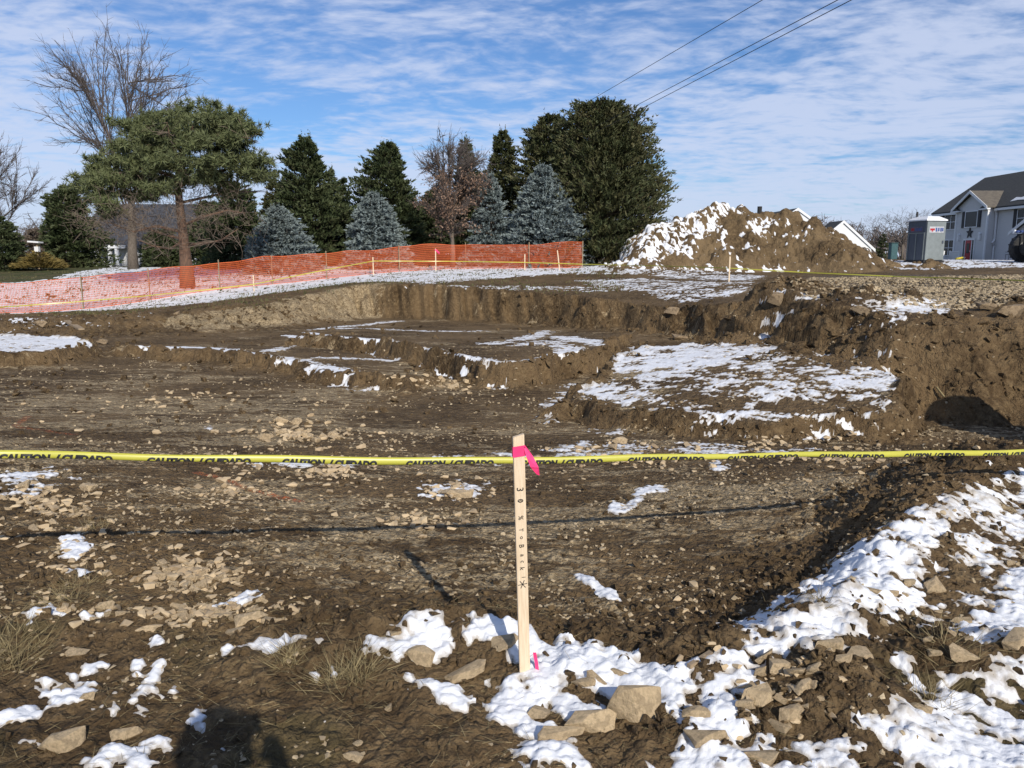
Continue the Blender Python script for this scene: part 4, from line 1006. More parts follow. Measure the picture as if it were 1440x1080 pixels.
def white_house():
    Y = 110.0; z0 = .2
    def wx(px): return at_y(px, 340, Y)[0]
    h = empty('white_house', (0, Y, z0), label='white gabled house mostly hidden behind the dirt mound', cat='house')
    def gable(cx, pk, ev, hw, y0, dep, roofm, nm):
        x = wx(cx); zp = at_y(cx, pk, Y)[2] - z0; ze = at_y(cx, ev, Y)[2] - z0; w = hw / F * Y
        MB().prism([(x - w, y0, 0), (x + w, y0, 0), (x + w, y0, ze), (x, y0, zp), (x - w, y0, ze)], (0, dep, 0)).build('wall', M_WSIDE, h)
        sl = (zp - ze) / w; rm = MB(); tm = MB(); o = .5
        for sg in (-1, 1):
            a = (x + sg * (w + o), y0 - .1, ze - sl * o + .08); b = (x, y0 - .1, zp + .08)
            rm.prism([a, b, (b[0], b[1], b[2] + .16), (a[0], a[1], a[2] + .16)], (0, dep + .9, 0))
            tm.prism([(a[0], a[1] - .01, a[2] - .2), (b[0], b[1] - .01, b[2] - .2), (b[0], b[1] - .01, b[2] + .19), (a[0], a[1] - .01, a[2] + .19)], (0, -.06, 0))
        rm.build('roof', roofm, h); tm.build('rake_board', M_TRIM, h)
    gable(1130, 293, 330, 52, 3.0, 12, M_SHING, 'a'); gable(1180, 313, 349, 41, -1.0, 4.0, M_SHING, 'b')
    x0, x1 = wx(1082), wx(1128)
    za, zb = at_y(1100, 318, Y)[2] - z0, at_y(1130, 295, Y)[2] - z0
    MB().prism([(x0, 4, za), (x0, 9, zb), (x0, 14, za)], (x1 - x0, 0, 0)).build('side_roof', M_SHING, h)
    MB().bx(x0 + .3, x1, 4.6, 13.4, 0, za - .02).build('side_wall', M_WSIDE, h)
    xv = wx(1073); MB().tube([(xv + 1.5, 7, za), (xv + 1.5, 7, zb + .9)], [.35, .35], 8).build('chimney', M_BLK, h)
    xd = wx(1220); MB().tube([(xd, -1.2, at_y(1220, 350, Y)[2] - z0), (xd - .35, -1.1, at_y(1220, 354, Y)[2] - z0), (xd - .35, -1.1, .1)], [.09] * 3, 6).build('downspout', M_TRIM, h)
white_house()

def left_house():
    Y = 60.0; X0 = at_y(118, 360, Y)[0]; z0 = hz(X0 + 4, Y) - .15
    h = empty('ranch_house', (X0, Y, z0), label='grey single storey house with dark roof and white porch columns behind the left trees', cat='house')
    W = (312 - 118) / F * Y; ze = at_y(170, 343, Y)[2] - z0; zr = at_y(170, 286, Y)[2] - z0; D = 8.0
    MB().prism([(0, 0, 0), (0, D, 0), (0, D, ze), (0, D / 2, zr - .2), (0, 0, ze)], (W, 0, 0)).build('wall', M_SIDING, h)
    s = (zr - ze) / (D / 2); rm = MB()
    for sg in (0, 1):
        a = (-.4, -.5, ze - s * .5 + .05) if not sg else (-.4, D + .5, ze - s * .5 + .05); b = (-.4, D / 2, zr + .05)
        rm.prism([a, b, (b[0], b[1], b[2] + .16), (a[0], a[1], a[2] + .16)], (W + .8, 0, 0))
    rm.build('roof', simple('slate grey shingles', (.065, .068, .078), (.042, .044, .052), 3, .85), h)
    x = lambda px: (px - 118) / F * Y
    MB().bx(x(146), x(181), -1.45, -.1, ze - .35, ze - .1).build('porch_beam', M_TRIM, h)
    for px in (148, 166.5, 176): MB().bx(x(px) - .11, x(px) + .11, -1.4, -1.18, 0, ze - .36).build('porch_column', M_TRIM, h)
    w = MB().bx(x(151), x(164), -.06, -.02, .55, ze - .45).build('window', simple('pale curtained glass', (.30, .36, .40), (.24, .29, .33), 1, .15), h)
    f = MB()
    for a, b, c, d in ((x(150), x(151), .45, ze - .35), (x(164), x(165), .45, ze - .35), (x(151), x(164), .45, .55), (x(151), x(164), ze - .45, ze - .35)): f.bx(a, b, -.1, -.015, c, d)
    f.build('frame', M_TRIM, w)
    MB().bx(x(146), x(165), -1.3, -.02, 0, .42).build('porch_wall', M_STONE, h)
    MB().prism([(x(272), -.7, 0), (x(300), -.7, 0), (x(300), -.7, ze - .2), (x(286), -.7, ze + .9), (x(272), -.7, ze - .2)], (0, .68, 0)).build('front_gable', M_WSIDE, h)
    w2 = MB().bx(x(281), x(290), -.76, -.72, .3, ze - .7).build('window', M_GLASS, h)
    f = MB(); f.bx(x(280), x(281), -.8, -.71, .2, ze - .6); f.bx(x(290), x(291), -.8, -.71, .2, ze - .6); f.bx(x(281), x(290), -.8, -.71, ze - .7, ze - .6); f.build('frame', M_TRIM, w2)
left_house()

def feeder():
    x, y, _ = at_y(55, 377, 46); z = hz(x, y)
    f = empty('bird_feeder', (x, y, z), label='white flat-topped bird feeder on a pole above the golden juniper', cat='bird feeder')
    MB().tube([(0, 0, 0), (0, 0, 1.55)], [.06, .05], 8).build('pole', M_BOARD, f); MB().bx(-.12, .12, -.1, .1, 1.0, 1.3).build('seed_box', M_TRIM, f); MB().prism([(-.4, -.25, 1.55), (.25, -.25, 1.5), (.25, -.25, 1.58), (-.4, -.25, 1.64)], (0, .5, 0)).build('roof', M_TRIM, f)
feeder()

def porta_potty():
    Y = 41.5; x, _, _ = at_y(1299, 368, Y); z = hz(x, Y) - .02
    p = empty('porta_potty', (x, Y, z), R(14), label='dark grey portable toilet with white snowy roof left of the grey house', cat='portable toilet')
    dk = simple('dark grey plastic', (.085, .10, .125), (.065, .078, .10), 6, .5, sx=(3, 3, .3)); lt = simple('light grey plastic', (.20, .225, .225), (.165, .185, .185), 5, .5)
    W, Dp, H = 1.2, 1.3, 2.16
    MB().bx(-W / 2, W / 2, -Dp / 2, Dp / 2, .12, H).build('cabin', dk, p, bevel=.02)
    MB().bx(-W / 2 - .04, W / 2 + .04, -Dp / 2 - .04, Dp / 2 + .04, 0, .119).build('skid_base', M_BLK, p)
    d = MB().bx(-W / 2 + .02, W / 2 - .02, -Dp / 2 - .045, -Dp / 2 - .002, .14, H - .04).build('door', lt, p, bevel=.008)
    MB().bx(W / 2 - .2, W / 2 - .12, -Dp / 2 - .08, -Dp / 2 - .046, 1.0, 1.14).build('latch', dk, d)
    sgn = MB().bx(-.45, .45, -Dp / 2 - .055, -Dp / 2 - .0455, 1.55, 1.86).build('sign', simple('pale sign face', (.5, .5, .52), rough=.5), p)
    mk = MB().bx(-.4, -.12, -Dp / 2 - .06, -Dp / 2 - .0555, 1.66, 1.76); mk.bx(-.3, -.22, -Dp / 2 - .06, -Dp / 2 - .0555, 1.6, 1.655); mk.build('logo_mark', M_RED, sgn)
    mk = MB()
    for i, a in enumerate((-.06, .08, .22, .33)): mk.bx(a, a + .09, -Dp / 2 - .06, -Dp / 2 - .0555, 1.6 + .02 * (i % 2), 1.8)
    mk.build('lettering', M_BLUEP, sgn)
    # left side: ribs, sign
    rb = MB()
    for yy in (-.58, -.02, .54): rb.bx(-W / 2 - .03, -W / 2 - .001, yy, yy + .05, .14, 1.5)
    rb.bx(-W / 2 - .03, -W / 2 - .001, -.59, .59, 1.505, 1.56); rb.build('ribs', lt, p)
    s2 = MB().bx(-W / 2 - .015, -W / 2 - .001, -.42, .42, 1.6, 1.86).build('sign', simple('dark sign face', (.14, .12, .17), rough=.5), p)
    mk = MB().bx(-W / 2 - .02, -W / 2 - .0155, .18, .4, 1.66, 1.8); mk.build('logo_mark', M_RED, s2)
    mk = MB()
    for a in (-.36, -.24, -.12, 0): mk.bx(-W / 2 - .02, -W / 2 - .0155, a, a + .08, 1.65, 1.8)
    mk.build('lettering', M_BLUEP, s2)
    mb = MB(); rr_ = MB()
    a, b = W / 2 + .05, Dp / 2 + .06
    mb.v = [(-a, -b, H), (a, -b, H), (a, b, H), (-a, b, H), (-a, -b, H + .06), (a, -b, H + .06), (a, b, H + .06), (-a, b, H + .06), (-a * .55, -b * .6, H + .24), (a * .55, -b * .6, H + .24), (a * .55, b * .6, H + .24), (-a * .55, b * .6, H + .24)]
    mb.f = [[0, 3, 2, 1], [0, 1, 5, 4], [1, 2, 6, 5], [2, 3, 7, 6], [3, 0, 4, 7], [4, 5, 9, 8], [5, 6, 10, 9], [6, 7, 11, 10], [7, 4, 8, 11], [8, 9, 10, 11]]
    mb.build('roof', simple('translucent white roof', (.8, .81, .82), (.72, .74, .76), 5, .5), p)
    MB().tube([(-.35, .35, H + .1), (-.35, .35, H + .5)], [.05, .05], 8).build('vent_pipe', M_BLK, p)
porta_potty()

def tractor():
    Y = 40.0; x, _, _ = at_y(1431, 375, Y); z = hz(x, Y)
    t = empty('tractor', (x, Y, z), label='dark machine with a black tyre and blue body cut off by the right edge', cat='tractor')
    def wheel(cx, cy, r, w):
        p = [(cx, cy - 0, r)]; mb = MB(); n = 28; prof = [(-w / 2, r * .55), (-w / 2, r * .9), (-w * .38, r * .98), (w * .38, r * .98), (w / 2, r * .9), (w / 2, r * .55)]
        for k in range(n):
            a = 2 * math.pi * k / n
            for (yy, q) in prof: mb.v.append((cx + q * math.cos(a), cy + yy, r + q * math.sin(a)))
        m = len(prof)
        for k in range(n):
            for i in range(m): mb.f.append([k * m + i, k * m + (i + 1) % m, ((k + 1) % n) * m + (i + 1) % m, ((k + 1) % n) * m + i])
        for k in range(n):
            a = 2 * math.pi * k / n; mb.box((cx + r * .99 * math.cos(a), cy + (w * .22 if k % 2 else -w * .22), r + r * .99 * math.sin(a)), (.06, w * .45, .05), Matrix.Rotation(-a + math.pi / 2, 3, 'Y'))
        wl = mb.build('wheel', M_BLK, t); MB().tube([(cx, cy - w * .3, r), (cx, cy + w * .3, r)], [r * .54, r * .54], 20).build('rim', simple('grey rim', (.18, .18, .17), rough=.5), wl)
    for cx, cy, r, w in ((.78, -.8, .76, .42), (.78, .8, .76, .42), (2.9, -.7, .5, .3), (2.9, .7, .5, .3)): wheel(cx, cy, r, w)
    MB().bx(1.2, 3.3, -.36, .36, .7, 1.35).build('hood', M_BLUEP, t, bevel=.06); MB().bx(.3, 1.5, -.4, .4, .5, .95).build('chassis', M_BLK, t)
    for s in (-1, 1): MB().bx(.15, 1.2, s * .8 - .22, s * .8 + .22, 1.54, 1.66).build('fender', M_BLUEP, t, bevel=.03); MB().tube([(.12, s * .8, 1.6), (.22, s * .8, 1.6)], [.1, .1], 12).build('tail_lamp', M_TRIM, t)
    MB().bx(.6, 1.1, -.25, .25, 1.1, 1.2).build('seat', M_BLK, t); MB().tube([(.45, -.4, .9), (.4, -.4, 2.3), (.4, .4, 2.3), (.45, .4, .9)], [.04] * 4, 8).build('roll_bar', M_BLK, t)
tractor()
def trash_bin():
    x, y, _ = at_y(1255, 362, 72); z = hz(x, y)
    b = empty('green_bin', (x, y, z), label='dark green bin standing left of the portable toilet far behind', cat='bin')
    m = simple('green bin plastic', (.04, .11, .12), rough=.5)
    MB().bx(-.3, .3, -.3, .3, .08, 1.5).build('body', m, b, bevel=.03); MB().bx(-.34, .34, -.34, .34, 1.501, 1.58).build('lid', m, b, bevel=.02)
trash_bin()

# ------------------------------------------------------------------ orange fence, far stakes and tape
def path_pts(pts):
    out = []
    for px, py, Y in pts:
        x, y, _ = at_y(px, py, Y); out.append((x, y, hz(x, y)))
    return np.array(out)
def resample(P, n):
    d = np.r_[0, np.cumsum(np.linalg.norm(np.diff(P[:, :2], axis=0), axis=1))]
    s = np.linspace(0, d[-1], n)
    return np.c_[[np.interp(s, d, P[:, i]) for i in range(P.shape[1])]].T, s
FEN = [(-220, 445, 27), (-60, 444, 27.5), (0, 441, 28), (100, 437, 29), (170, 430, 30), (250, 418, 31.5), (310, 409, 32.5), (400, 399, 34.3), (480, 390, 35.6), (560, 382, 37), (640, 378, 38), (730, 377.5, 37.5), (819, 377.5, 37)]
def orange_fence():
    P = path_pts(FEN); dense, s = resample(P, 640)
    dense[:, 2] = base(dense[:, 0], dense[:, 1])[0]
    rng = np.random.default_rng(1)
    f = empty('safety_fence', tuple(P[6]), label='long orange plastic mesh safety fence across the snowy lawn', cat='fence')
    o = P[6]
    Lh = 15; top = 1.17 + .05 * np.sin(s * .9) + .02 * np.sin(s * 3.1) - .06 * np.abs(np.sin(s * .85))
    t = np.gradient(dense[:, :2], axis=0); t /= np.linalg.norm(t, axis=1, keepdims=True); nrm = np.c_[-t[:, 1], t[:, 0]]
    wob = (fbm(s * .8, s * 0, 3, 3) - .5) * .25
    grid = np.zeros((640, Lh, 3))
    for j in range(Lh):
        z = j / (Lh - 1); ww = wob * math.sin(z * math.pi) + .03 * np.sin(s * 2.2 + z * 4) * math.sin(z * math.pi)
        grid[:, j, :2] = dense[:, :2] + nrm * ww[:, None]; grid[:, j, 2] = dense[:, 2] + .02 + top * z
    grid -= o
    V, Q = [], []
    def strip(a, b, c, d):
        n = len(V) ; V.extend([a, b, c, d]); Q.append((n, n + 1, n + 2, n + 3))
    up = np.array([0, 0, 1.])
    for j in range(Lh):     # long strands
        hw = .006 if 0 < j < Lh - 1 else .013
        for i in range(639): strip(grid[i, j] - up * hw, grid[i + 1, j] - up * hw, grid[i + 1, j] + up * hw, grid[i, j] + up * hw)
    for i in range(640):    # upright strands
        tt = np.r_[t[i], 0] * .0068; nn = np.r_[nrm[i], 0] * .003
        for j in range(0, Lh - 1, 2):
            k = min(j + 2, Lh - 1); strip(grid[i, j] - tt + nn, grid[i, j] + tt + nn, grid[i, k] + tt + nn, grid[i, k] - tt + nn)
    mesh_np('netting', V, Q, M_FENCE, f)
    for px, py, Y in ((-40, 443, 27.7), (118, 435, 29.2), (212, 424, 30.8), (310, 409, 32.5), (384, 401, 34), (460, 392, 35.3), (562, 382, 37), (655, 378, 38), (744, 377.5, 37.4), (819, 377.5, 37)):
        x, y, _ = at_y(px, py, Y); z = hz(x, y)
        MB().box((x - o[0], y - o[1] - .035, z - o[2] + .6), (.036, .036, 1.3)).build('post', M_BOARD, f)
orange_fence()
STAKES = [(358, 422, 31.6, .68, 'slim wooden stake in the lawn snow before the pine end of the orange fence'), (525, 381, 35.6, .82, 'slim wooden stake where the yellow tape bends up along the orange fence'), (613, 384, 36.4, 1.05, 'wooden stake with a pink flag tied at its top before the orange fence'),
          (738, 380, 36.2, .74, 'short wooden stake before the right part of the orange fence'), (787, 381, 35.6, .92, 'leaning wooden stake near the right end of the orange fence'), (1025, 398, 26, .85, 'slim wooden stake alone in front of the dirt mound')]
tops = {}
for i, (px, py, Y, hgt, lab) in enumerate(STAKES):
    x, y, _ = at_y(px, py, Y); z = hz(x, y)
    s = empty('survey_stake', (x, y, z), label=lab, cat='stake', group='survey stakes round the far edge of the pit')
    if px == 787: s.rotation_euler = (0, R(-7), 0)
    mb = MB(); mb.v = [(-.022, -.01, .02), (.022, -.01, .02), (.022, .01, .02), (-.022, .01, .02), (-.022, -.01, hgt), (.022, -.01, hgt - .012), (.022, .01, hgt - .012), (-.022, .01, hgt), (0, 0, -.15)]
    mb.f = [[0, 1, 5, 4], [1, 2, 6, 5], [2, 3, 7, 6], [3, 0, 4, 7], [4, 5, 6, 7], [0, 8, 1], [1, 8, 2], [2, 8, 3], [3, 8, 0]]
    mb.build('shaft', M_WOOD, s)
    tops[px] = (x, y, z, hgt)
    if px in (613,):
        MB().prism([(.024, 0, hgt - .02), (.2, -.02, hgt - .2), (.16, 0, hgt - .26), (.024, 0, hgt - .12)], (0, .006, 0)).build('flag', M_PINK, s)
        MB().bx(-.026, .026, -.014, .014, hgt - .1, hgt - .04).build('tie', M_PINK, s)
def far_tape():
    pts = [(-220, 441, 26.2), (0, 432, 27.2), (100, 425, 28.2), (200, 416.5, 29.8), (290, 407.5, 31), (358, 399.5, 31.4), (440, 383, 33.5), (525, 367, 35.5), (640, 367.5, 36.2), (738, 369, 36.1), (820, 371.5, 35.2), (930, 374, 31), (1025, 377, 26.2), (1130, 383, 25), (1255, 388.5, 23), (1440, 394.5, 19.5), (1600, 399, 18)]
    P = np.array([at_y(*p) for p in pts]); D, s = resample(P, 400)
    o = P[8]; D = D - o
    tw = .5 * np.sin(s * 1.1) * np.sin(s * .23); hw = .017
    mb = MB()
    for i in range(400):
        u = Vector((0, math.sin(tw[i]), math.cos(tw[i]))) * hw; p = Vector(D[i]); q = Vector((0, .003, 0))
        mb.v += [tuple(p - u), tuple(p + u), tuple(p + u + q), tuple(p - u + q)]
    for i in range(399):
        a, b = i * 4, i * 4 + 4
        for k in range(4): mb.f.append([a + k, a + (k + 1) % 4, b + (k + 1) % 4, b + k])
    t = mb.build('barricade_tape', M_TAPE); t.location = tuple(o)
    tag(t, 'far yellow barricade tape strung along the orange fence and past the dirt mound', 'barricade tape')
far_tape()

# ------------------------------------------------------------------ near stake, pink strip, near tape with writing
def text_mesh(txt, size, bold=.0, shear=0.0, ext=0.0):
    c = bpy.data.curves.new('txt', 'FONT'); c.body = txt; c.size = size; c.offset = bold; c.shear = shear; c.resolution_u = 3; c.extrude = ext
    o = bpy.data.objects.new('txt', c); C.objects.link(o)
    bpy.context.view_layer.update()
    me = bpy.data.meshes.new_from_object(o.evaluated_get(bpy.context.evaluated_depsgraph_get()))
    bpy.data.objects.remove(o); return me
def near_stake():
    x, y, _ = at_z(738, 948, .03); z = hz(x, y) - .02
    ztop = at_y(727, 609, y)[2]; Hs = ztop - z
    lean = (at_y(727, 609, y)[0] - x) / Hs
    st = empty('survey_stake', (x, y, z), label='tall wooden survey stake with handwriting and pink ribbon in the foreground', cat='stake')
    st.rotation_euler = (R(1.5), math.atan(lean), R(9))
    w, d = .019, .009
    mb = MB(); mb.v = [(-w, -d, 0), (w, -d, 0), (w, d, 0), (-w, d, 0), (-w, -d, Hs - .006), (w, -d, Hs + .004), (w, d, Hs + .004), (-w, d, Hs - .006), (0, 0, -.2)]
    mb.f = [[0, 1, 5, 4], [1, 2, 6, 5], [2, 3, 7, 6], [3, 0, 4, 7], [4, 5, 6, 7], [0, 8, 1], [1, 8, 2], [2, 8, 3], [3, 8, 0]]
    sh = mb.build('shaft', M_WOOD, st, bevel=.0012)
    zr = lambda py: (at_y(730, py, y)[2] - z)
    z1, z0 = zr(624), zr(639)
    rb = MB()
    prof = [(-w - .002, -d - .002), (w + .002, -d - .002), (w + .002, d + .002), (-w - .002, d + .002)]
    for zz in (z0, (z0 + z1) / 2, z1):
        for k, (a, b) in enumerate(prof): rb.v.append((a * (1.03 if zz != z1 else 1), b, zz + (.004 if k in (1, 2) else 0)))
    for i in range(2):
        for k in range(4): rb.f.append([i * 4 + k, i * 4 + (k + 1) % 4, i * 4 + 4 + (k + 1) % 4, i * 4 + 4 + k])
    rib = rb.build('ribbon', M_PINK, st)
    tl = MB()
    P = [(w, -d - .002, z1 - .004, .004), (w + .008, -d - .012, z0 + .0, .02), (w + .02, -d - .014, zr(652), .024), (w + .042, -d - .006, zr(664), .008)]
    for i, (a, b, c, h) in enumerate(P):
        tl.v += [(a - .004, b, c), (a + h, b + .01 * (i % 2), c + .004 - i * .004), (a + h, b + .01 * (i % 2) + .0015, c + .004 - i * .004), (a - .004, b + .0015, c)]
    for i in range(3):
        for k in range(4): tl.f.append([i * 4 + k, i * 4 + (k + 1) % 4, i * 4 + 4 + (k + 1) % 4, i * 4 + 4 + k])
    tl.f.append([12, 13, 14, 15]); tl.build('ribbon_tail', M_PINK, rib)
    # handwriting, read from top to bottom
    bm = bmesh.new()
    for txt, py, size, dx in (('3', 684, .036, 0), ('0', 700, .03, .0), ('0', 701, .02, .0), ('%', 724, .026, 0), ('T', 741, .022, 0), ('o', 752, .022, 0), ('B', 764, .026, 0), ('a', 777, .024, 0), ('c', 786, .024, 0), ('k', 796, .026, 0), ('1', 808, .02, .004)):
        me = text_mesh(txt, size * .92, .0002)
        t = bmesh.new(); t.from_mesh(me); xs = [v.co.x for v in t.verts]; ys = [v.co.y for v in t.verts]; cx, cy = (min(xs) + max(xs)) / 2, (min(ys) + max(ys)) / 2
        zc = zr(py)
        for v in t.verts:
            a, b = v.co.x - cx, v.co.y - cy
            v.co = (b + dx, -d - .0012, zc - a)
        tm = bpy.data.meshes.new('t'); t.to_mesh(tm); bm.from_mesh(tm); t.free()
    zc = zr(818)
    for a in (0, 60, 120, 180, 235, 300):
        a = R(a + 8); dx, dz = math.cos(a) * .016, math.sin(a) * .016; nx, nz = -math.sin(a) * .0013, math.cos(a) * .0013
        vs = [bm.verts.new(p) for p in ((nx, -d - .0012, zc + nz), (-nx, -d - .0012, zc - nz), (dx - nx, -d - .0012, zc + dz - nz), (dx + nx, -d - .0012, zc + dz + nz))]; bm.faces.new(vs)
    me = bpy.data.meshes.new('handwriting'); bm.to_mesh(me); bm.free(); me.materials.append(M_INK)
    o = bpy.data.objects.new('handwriting', me); C.objects.link(o); o.parent = st
    return x, y
SX, SY = near_stake()
def pink_strip():
    x, y, z = at_z(756, 931, .08); z = float(hfull([x], [y])[0])
    t = empty('pink_marker', (x, y, z), label='small bright pink plastic strip stuck upright in the snow beside the foreground stake', cat='marker')
    Hm = .078; mb = MB()
    for zz, xx in ((-.03, .002), (0, 0), (Hm * .5, -.004), (Hm, -.011)):
        mb.v += [(xx - .006, 0, zz), (xx + .006, -.001, zz), (xx + .006, .002, zz), (xx - .006, .003, zz)]
    for i in range(3):
        for k in range(4): mb.f.append([i * 4 + k, i * 4 + (k + 1) % 4, i * 4 + 4 + (k + 1) % 4, i * 4 + 4 + k])
    mb.f.append([12, 13, 14, 15]); mb.build('strip', M_PINK, t); MB().bx(-.004, .016, -.003, .004, .001, .008).build('foot', M_PINK, t)
pink_strip()

def near_tape():
    pts = [(-420, 637, 2.6), (-150, 640, 2.78), (0, 641, 2.95), (200, 643.5, 3.08), (400, 645, 3.24), (640, 646.5, 3.42), (740, 646.5, 3.5), (900, 645, 3.63), (1060, 642, 3.78), (1200, 639, 3.94), (1330, 636.5, 4.1), (1440, 634, 4.25), (1700, 626, 4.65), (2000, 618, 5.2)]
    P = np.array([at_y(*p) for p in pts]); n = 500
    # smooth the polyline
    d0 = np.r_[0, np.cumsum(np.linalg.norm(np.diff(P, axis=0), axis=1))]; s = np.linspace(0, d0[-1], n)
    D = np.c_[[np.interp(s, d0, P[:, i]) for i in range(3)]].T
    for _ in range(60): D[1:-1] = (D[:-2] + D[1:-1] * 2 + D[2:]) / 4
    D[:, 2] += .006 * np.sin(s * 1.9) + .0025 * np.sin(s * 7.3)
    o = D[n // 2].copy(); D = D - o
    t = np.gradient(D, axis=0); t /= np.linalg.norm(t, axis=1, keepdims=True); nr = np.c_[t[:, 1], -t[:, 0], np.zeros(n)]; nr /= np.linalg.norm(nr, axis=1, keepdims=True)   # towards the camera
    up = np.array([0, 0, 1.])
    hh = .0148 + .0015 * sstep(4.2, 1.5, s) + .0022 * np.sin(s * 3.3) * np.sin(s * 1.1)       # half of the showing height
    tilt = .15 + .12 * np.sin(s * 1.7)
    prof = [(0, 1), (.005, .55), (.008, -.2), (.0075, -.85), (.001, -1.0), (-.014, -.98), (-.034, -.92), (-.056, -.8)]
    V = np.zeros((n, 16, 3))
    for k, (a, b) in enumerate(prof):
        V[:, k] = D + nr * (a - tilt * 0 + .0)[..., None] if False else D + nr * a + up * (b * hh)[:, None]
        V[:, 15 - k] = V[:, k] - nr * (.0012 if k < 4 else -.0012)
    idx = np.arange(n * 16).reshape(n, 16)
    q = np.stack([idx[:-1], np.roll(idx, -1, 1)[:-1], np.roll(idx, -1, 1)[1:], idx[1:]], -1).reshape(-1, 4)
    root = empty('barricade_tape', tuple(o), label='yellow caution tape with black lettering stretched across the foreground behind the tall stake', cat='barricade tape')
    mesh_np('band', V.reshape(-1, 3), q, M_TAPE, root, smooth=True)
    me = text_mesh('CAUTION  / CUIDADO', .062, .0044, .24)
    xs = np.zeros(len(me.vertices) * 3); me.vertices.foreach_get('co', xs); co = xs.reshape(-1, 3)
    tw_ = co[:, 0].max(); per = .535
    bmw = bmesh.new(); k0 = int(s[-1] / per)
    xs0 = (200 - 5) / F
    dphase = float(np.interp(0, [0, 1], [0, 1]))
    src = bmesh.new(); src.from_mesh(me); ymin = .0185
    bmesh.ops.bisect_plane(src, geom=list(src.verts) + list(src.edges) + list(src.faces), plane_co=(0, ymin, 0), plane_no=(0, 1, 0), clear_inner=True)
    bmesh.ops.subdivide_edges(src, edges=[e for e in src.edges if e.calc_length() > .03], cuts=2)
    m2 = bpy.data.meshes.new('w'); src.to_mesh(m2); src.free()
    # phase: one word group starts at photo x = 206
    Pw = D + o; dep = Pw[:, 1] * CP + (CAMZ - Pw[:, 2]) * SP; pxs = CXP + F * Pw[:, 0] / dep
    s0 = float(np.interp(206, pxs, s)); s0 -= per * int(s0 / per)
    while s0 + per * .8 < s[-1]:
        t2 = bmesh.new(); t2.from_mesh(m2)
        for v in t2.verts:
            sv = s0 + v.co.x / tw_ * per * .765
            p = np.array([np.interp(sv, s, D[:, i]) for i in range(3)]); nv = np.array([np.interp(sv, s, nr[:, i]) for i in range(3)]); h_ = float(np.interp(sv, s, hh))
            b = -.86 + (v.co.y - ymin) / (.062 * .70 - ymin) * .95
            pv = p + nv * (np.interp(b, [-1, -.85, -.2, .55, 1], [.001, .0075, .008, .005, 0]) + .0018) + up * b * h_ * .98
            v.co = pv
        m3 = bpy.data.meshes.new('w3'); t2.to_mesh(m3); bmw.from_mesh(m3); t2.free(); s0 += per
    me = bpy.data.meshes.new('lettering'); bmw.to_mesh(me); bmw.free(); me.materials.append(M_INK)
    ob = bpy.data.objects.new('lettering', me); C.objects.link(ob); ob.parent = root
near_tape()

# ------------------------------------------------------------------ stones
def hull(n, dims, rng, seed):
    bm = bmesh.new()
    for i in range(n):
        v = rng.normal(0, 1, 3); v /= np.linalg.norm(v); v = np.sign(v) * np.abs(v) ** .7
        bm.verts.new(v * dims * rng.uniform(.8, 1.1))
    r = bmesh.ops.convex_hull(bm, input=bm.verts)
    bmesh.ops.delete(bm, geom=[g for g in r['geom_interior'] if isinstance(g, bmesh.types.BMVert)], context='VERTS')
    bmesh.ops.dissolve_limit(bm, angle_limit=R(10), verts=bm.verts, edges=bm.edges)
    return bm
ROCKS = []
for i in range(14):
    rng = np.random.default_rng(50 + i)
    bm = hull(10 + i % 7, np.array([1, rng.uniform(.6, .95), rng.uniform(.3, .7)]), rng, i)
    bmesh.ops.bevel(bm, geom=list(bm.edges), offset=.022, segments=1, affect='EDGES', clamp_overlap=True)
    bmesh.ops.triangulate(bm, faces=bm.faces)
    bmesh.ops.subdivide_edges(bm, edges=bm.edges, cuts=2, use_grid_fill=True)
    for v in bm.verts:
        c = v.co; k = float(fbm(np.array([c.x * 3 + i * 5.]), np.array([c.y * 3 + c.z * 2.3]), 4, i)[0]) - .5
        v.co = c * (1 + .13 * k)
    me = bpy.data.meshes.new('limestone_rock'); bm.to_mesh(me); bm.free(); me.materials.append(M_ROCK); ROCKS.append(me)
BOULD = [m.copy() for m in ROCKS[:4]]
for m in BOULD: m.materials.clear(); m.materials.append(M_BOULDER)
rg = np.random.default_rng(77)
def rock(px, py, size_px, var, label, asp=1.0, tall=1.0, boulder=False, rz=None, tilt=.25, group=None, sink=.25):
    (x, y), = hits([(px, py)]); z = float(hfull([x], [y])[0])
    s = 1.12 * size_px / 2 / F * math.hypot(y, CAMZ - z)
    me = (BOULD if boulder else ROCKS)[var % (4 if boulder else 14)]
    o = bpy.data.objects.new('boulder' if boulder else 'limestone_rock', me); C.objects.link(o)
    hgt = s * .5 * tall
    o.location = (x, y, z + hgt * (1 - 2 * sink) * .7); o.scale = (s, s * asp, s * tall); o.rotation_euler = (rg.uniform(-tilt, tilt), rg.uniform(-tilt, tilt), rg.uniform(-.6, .6) if rz is None else rz)
    tag(o, label, 'boulder' if boulder else 'rock', group); return o
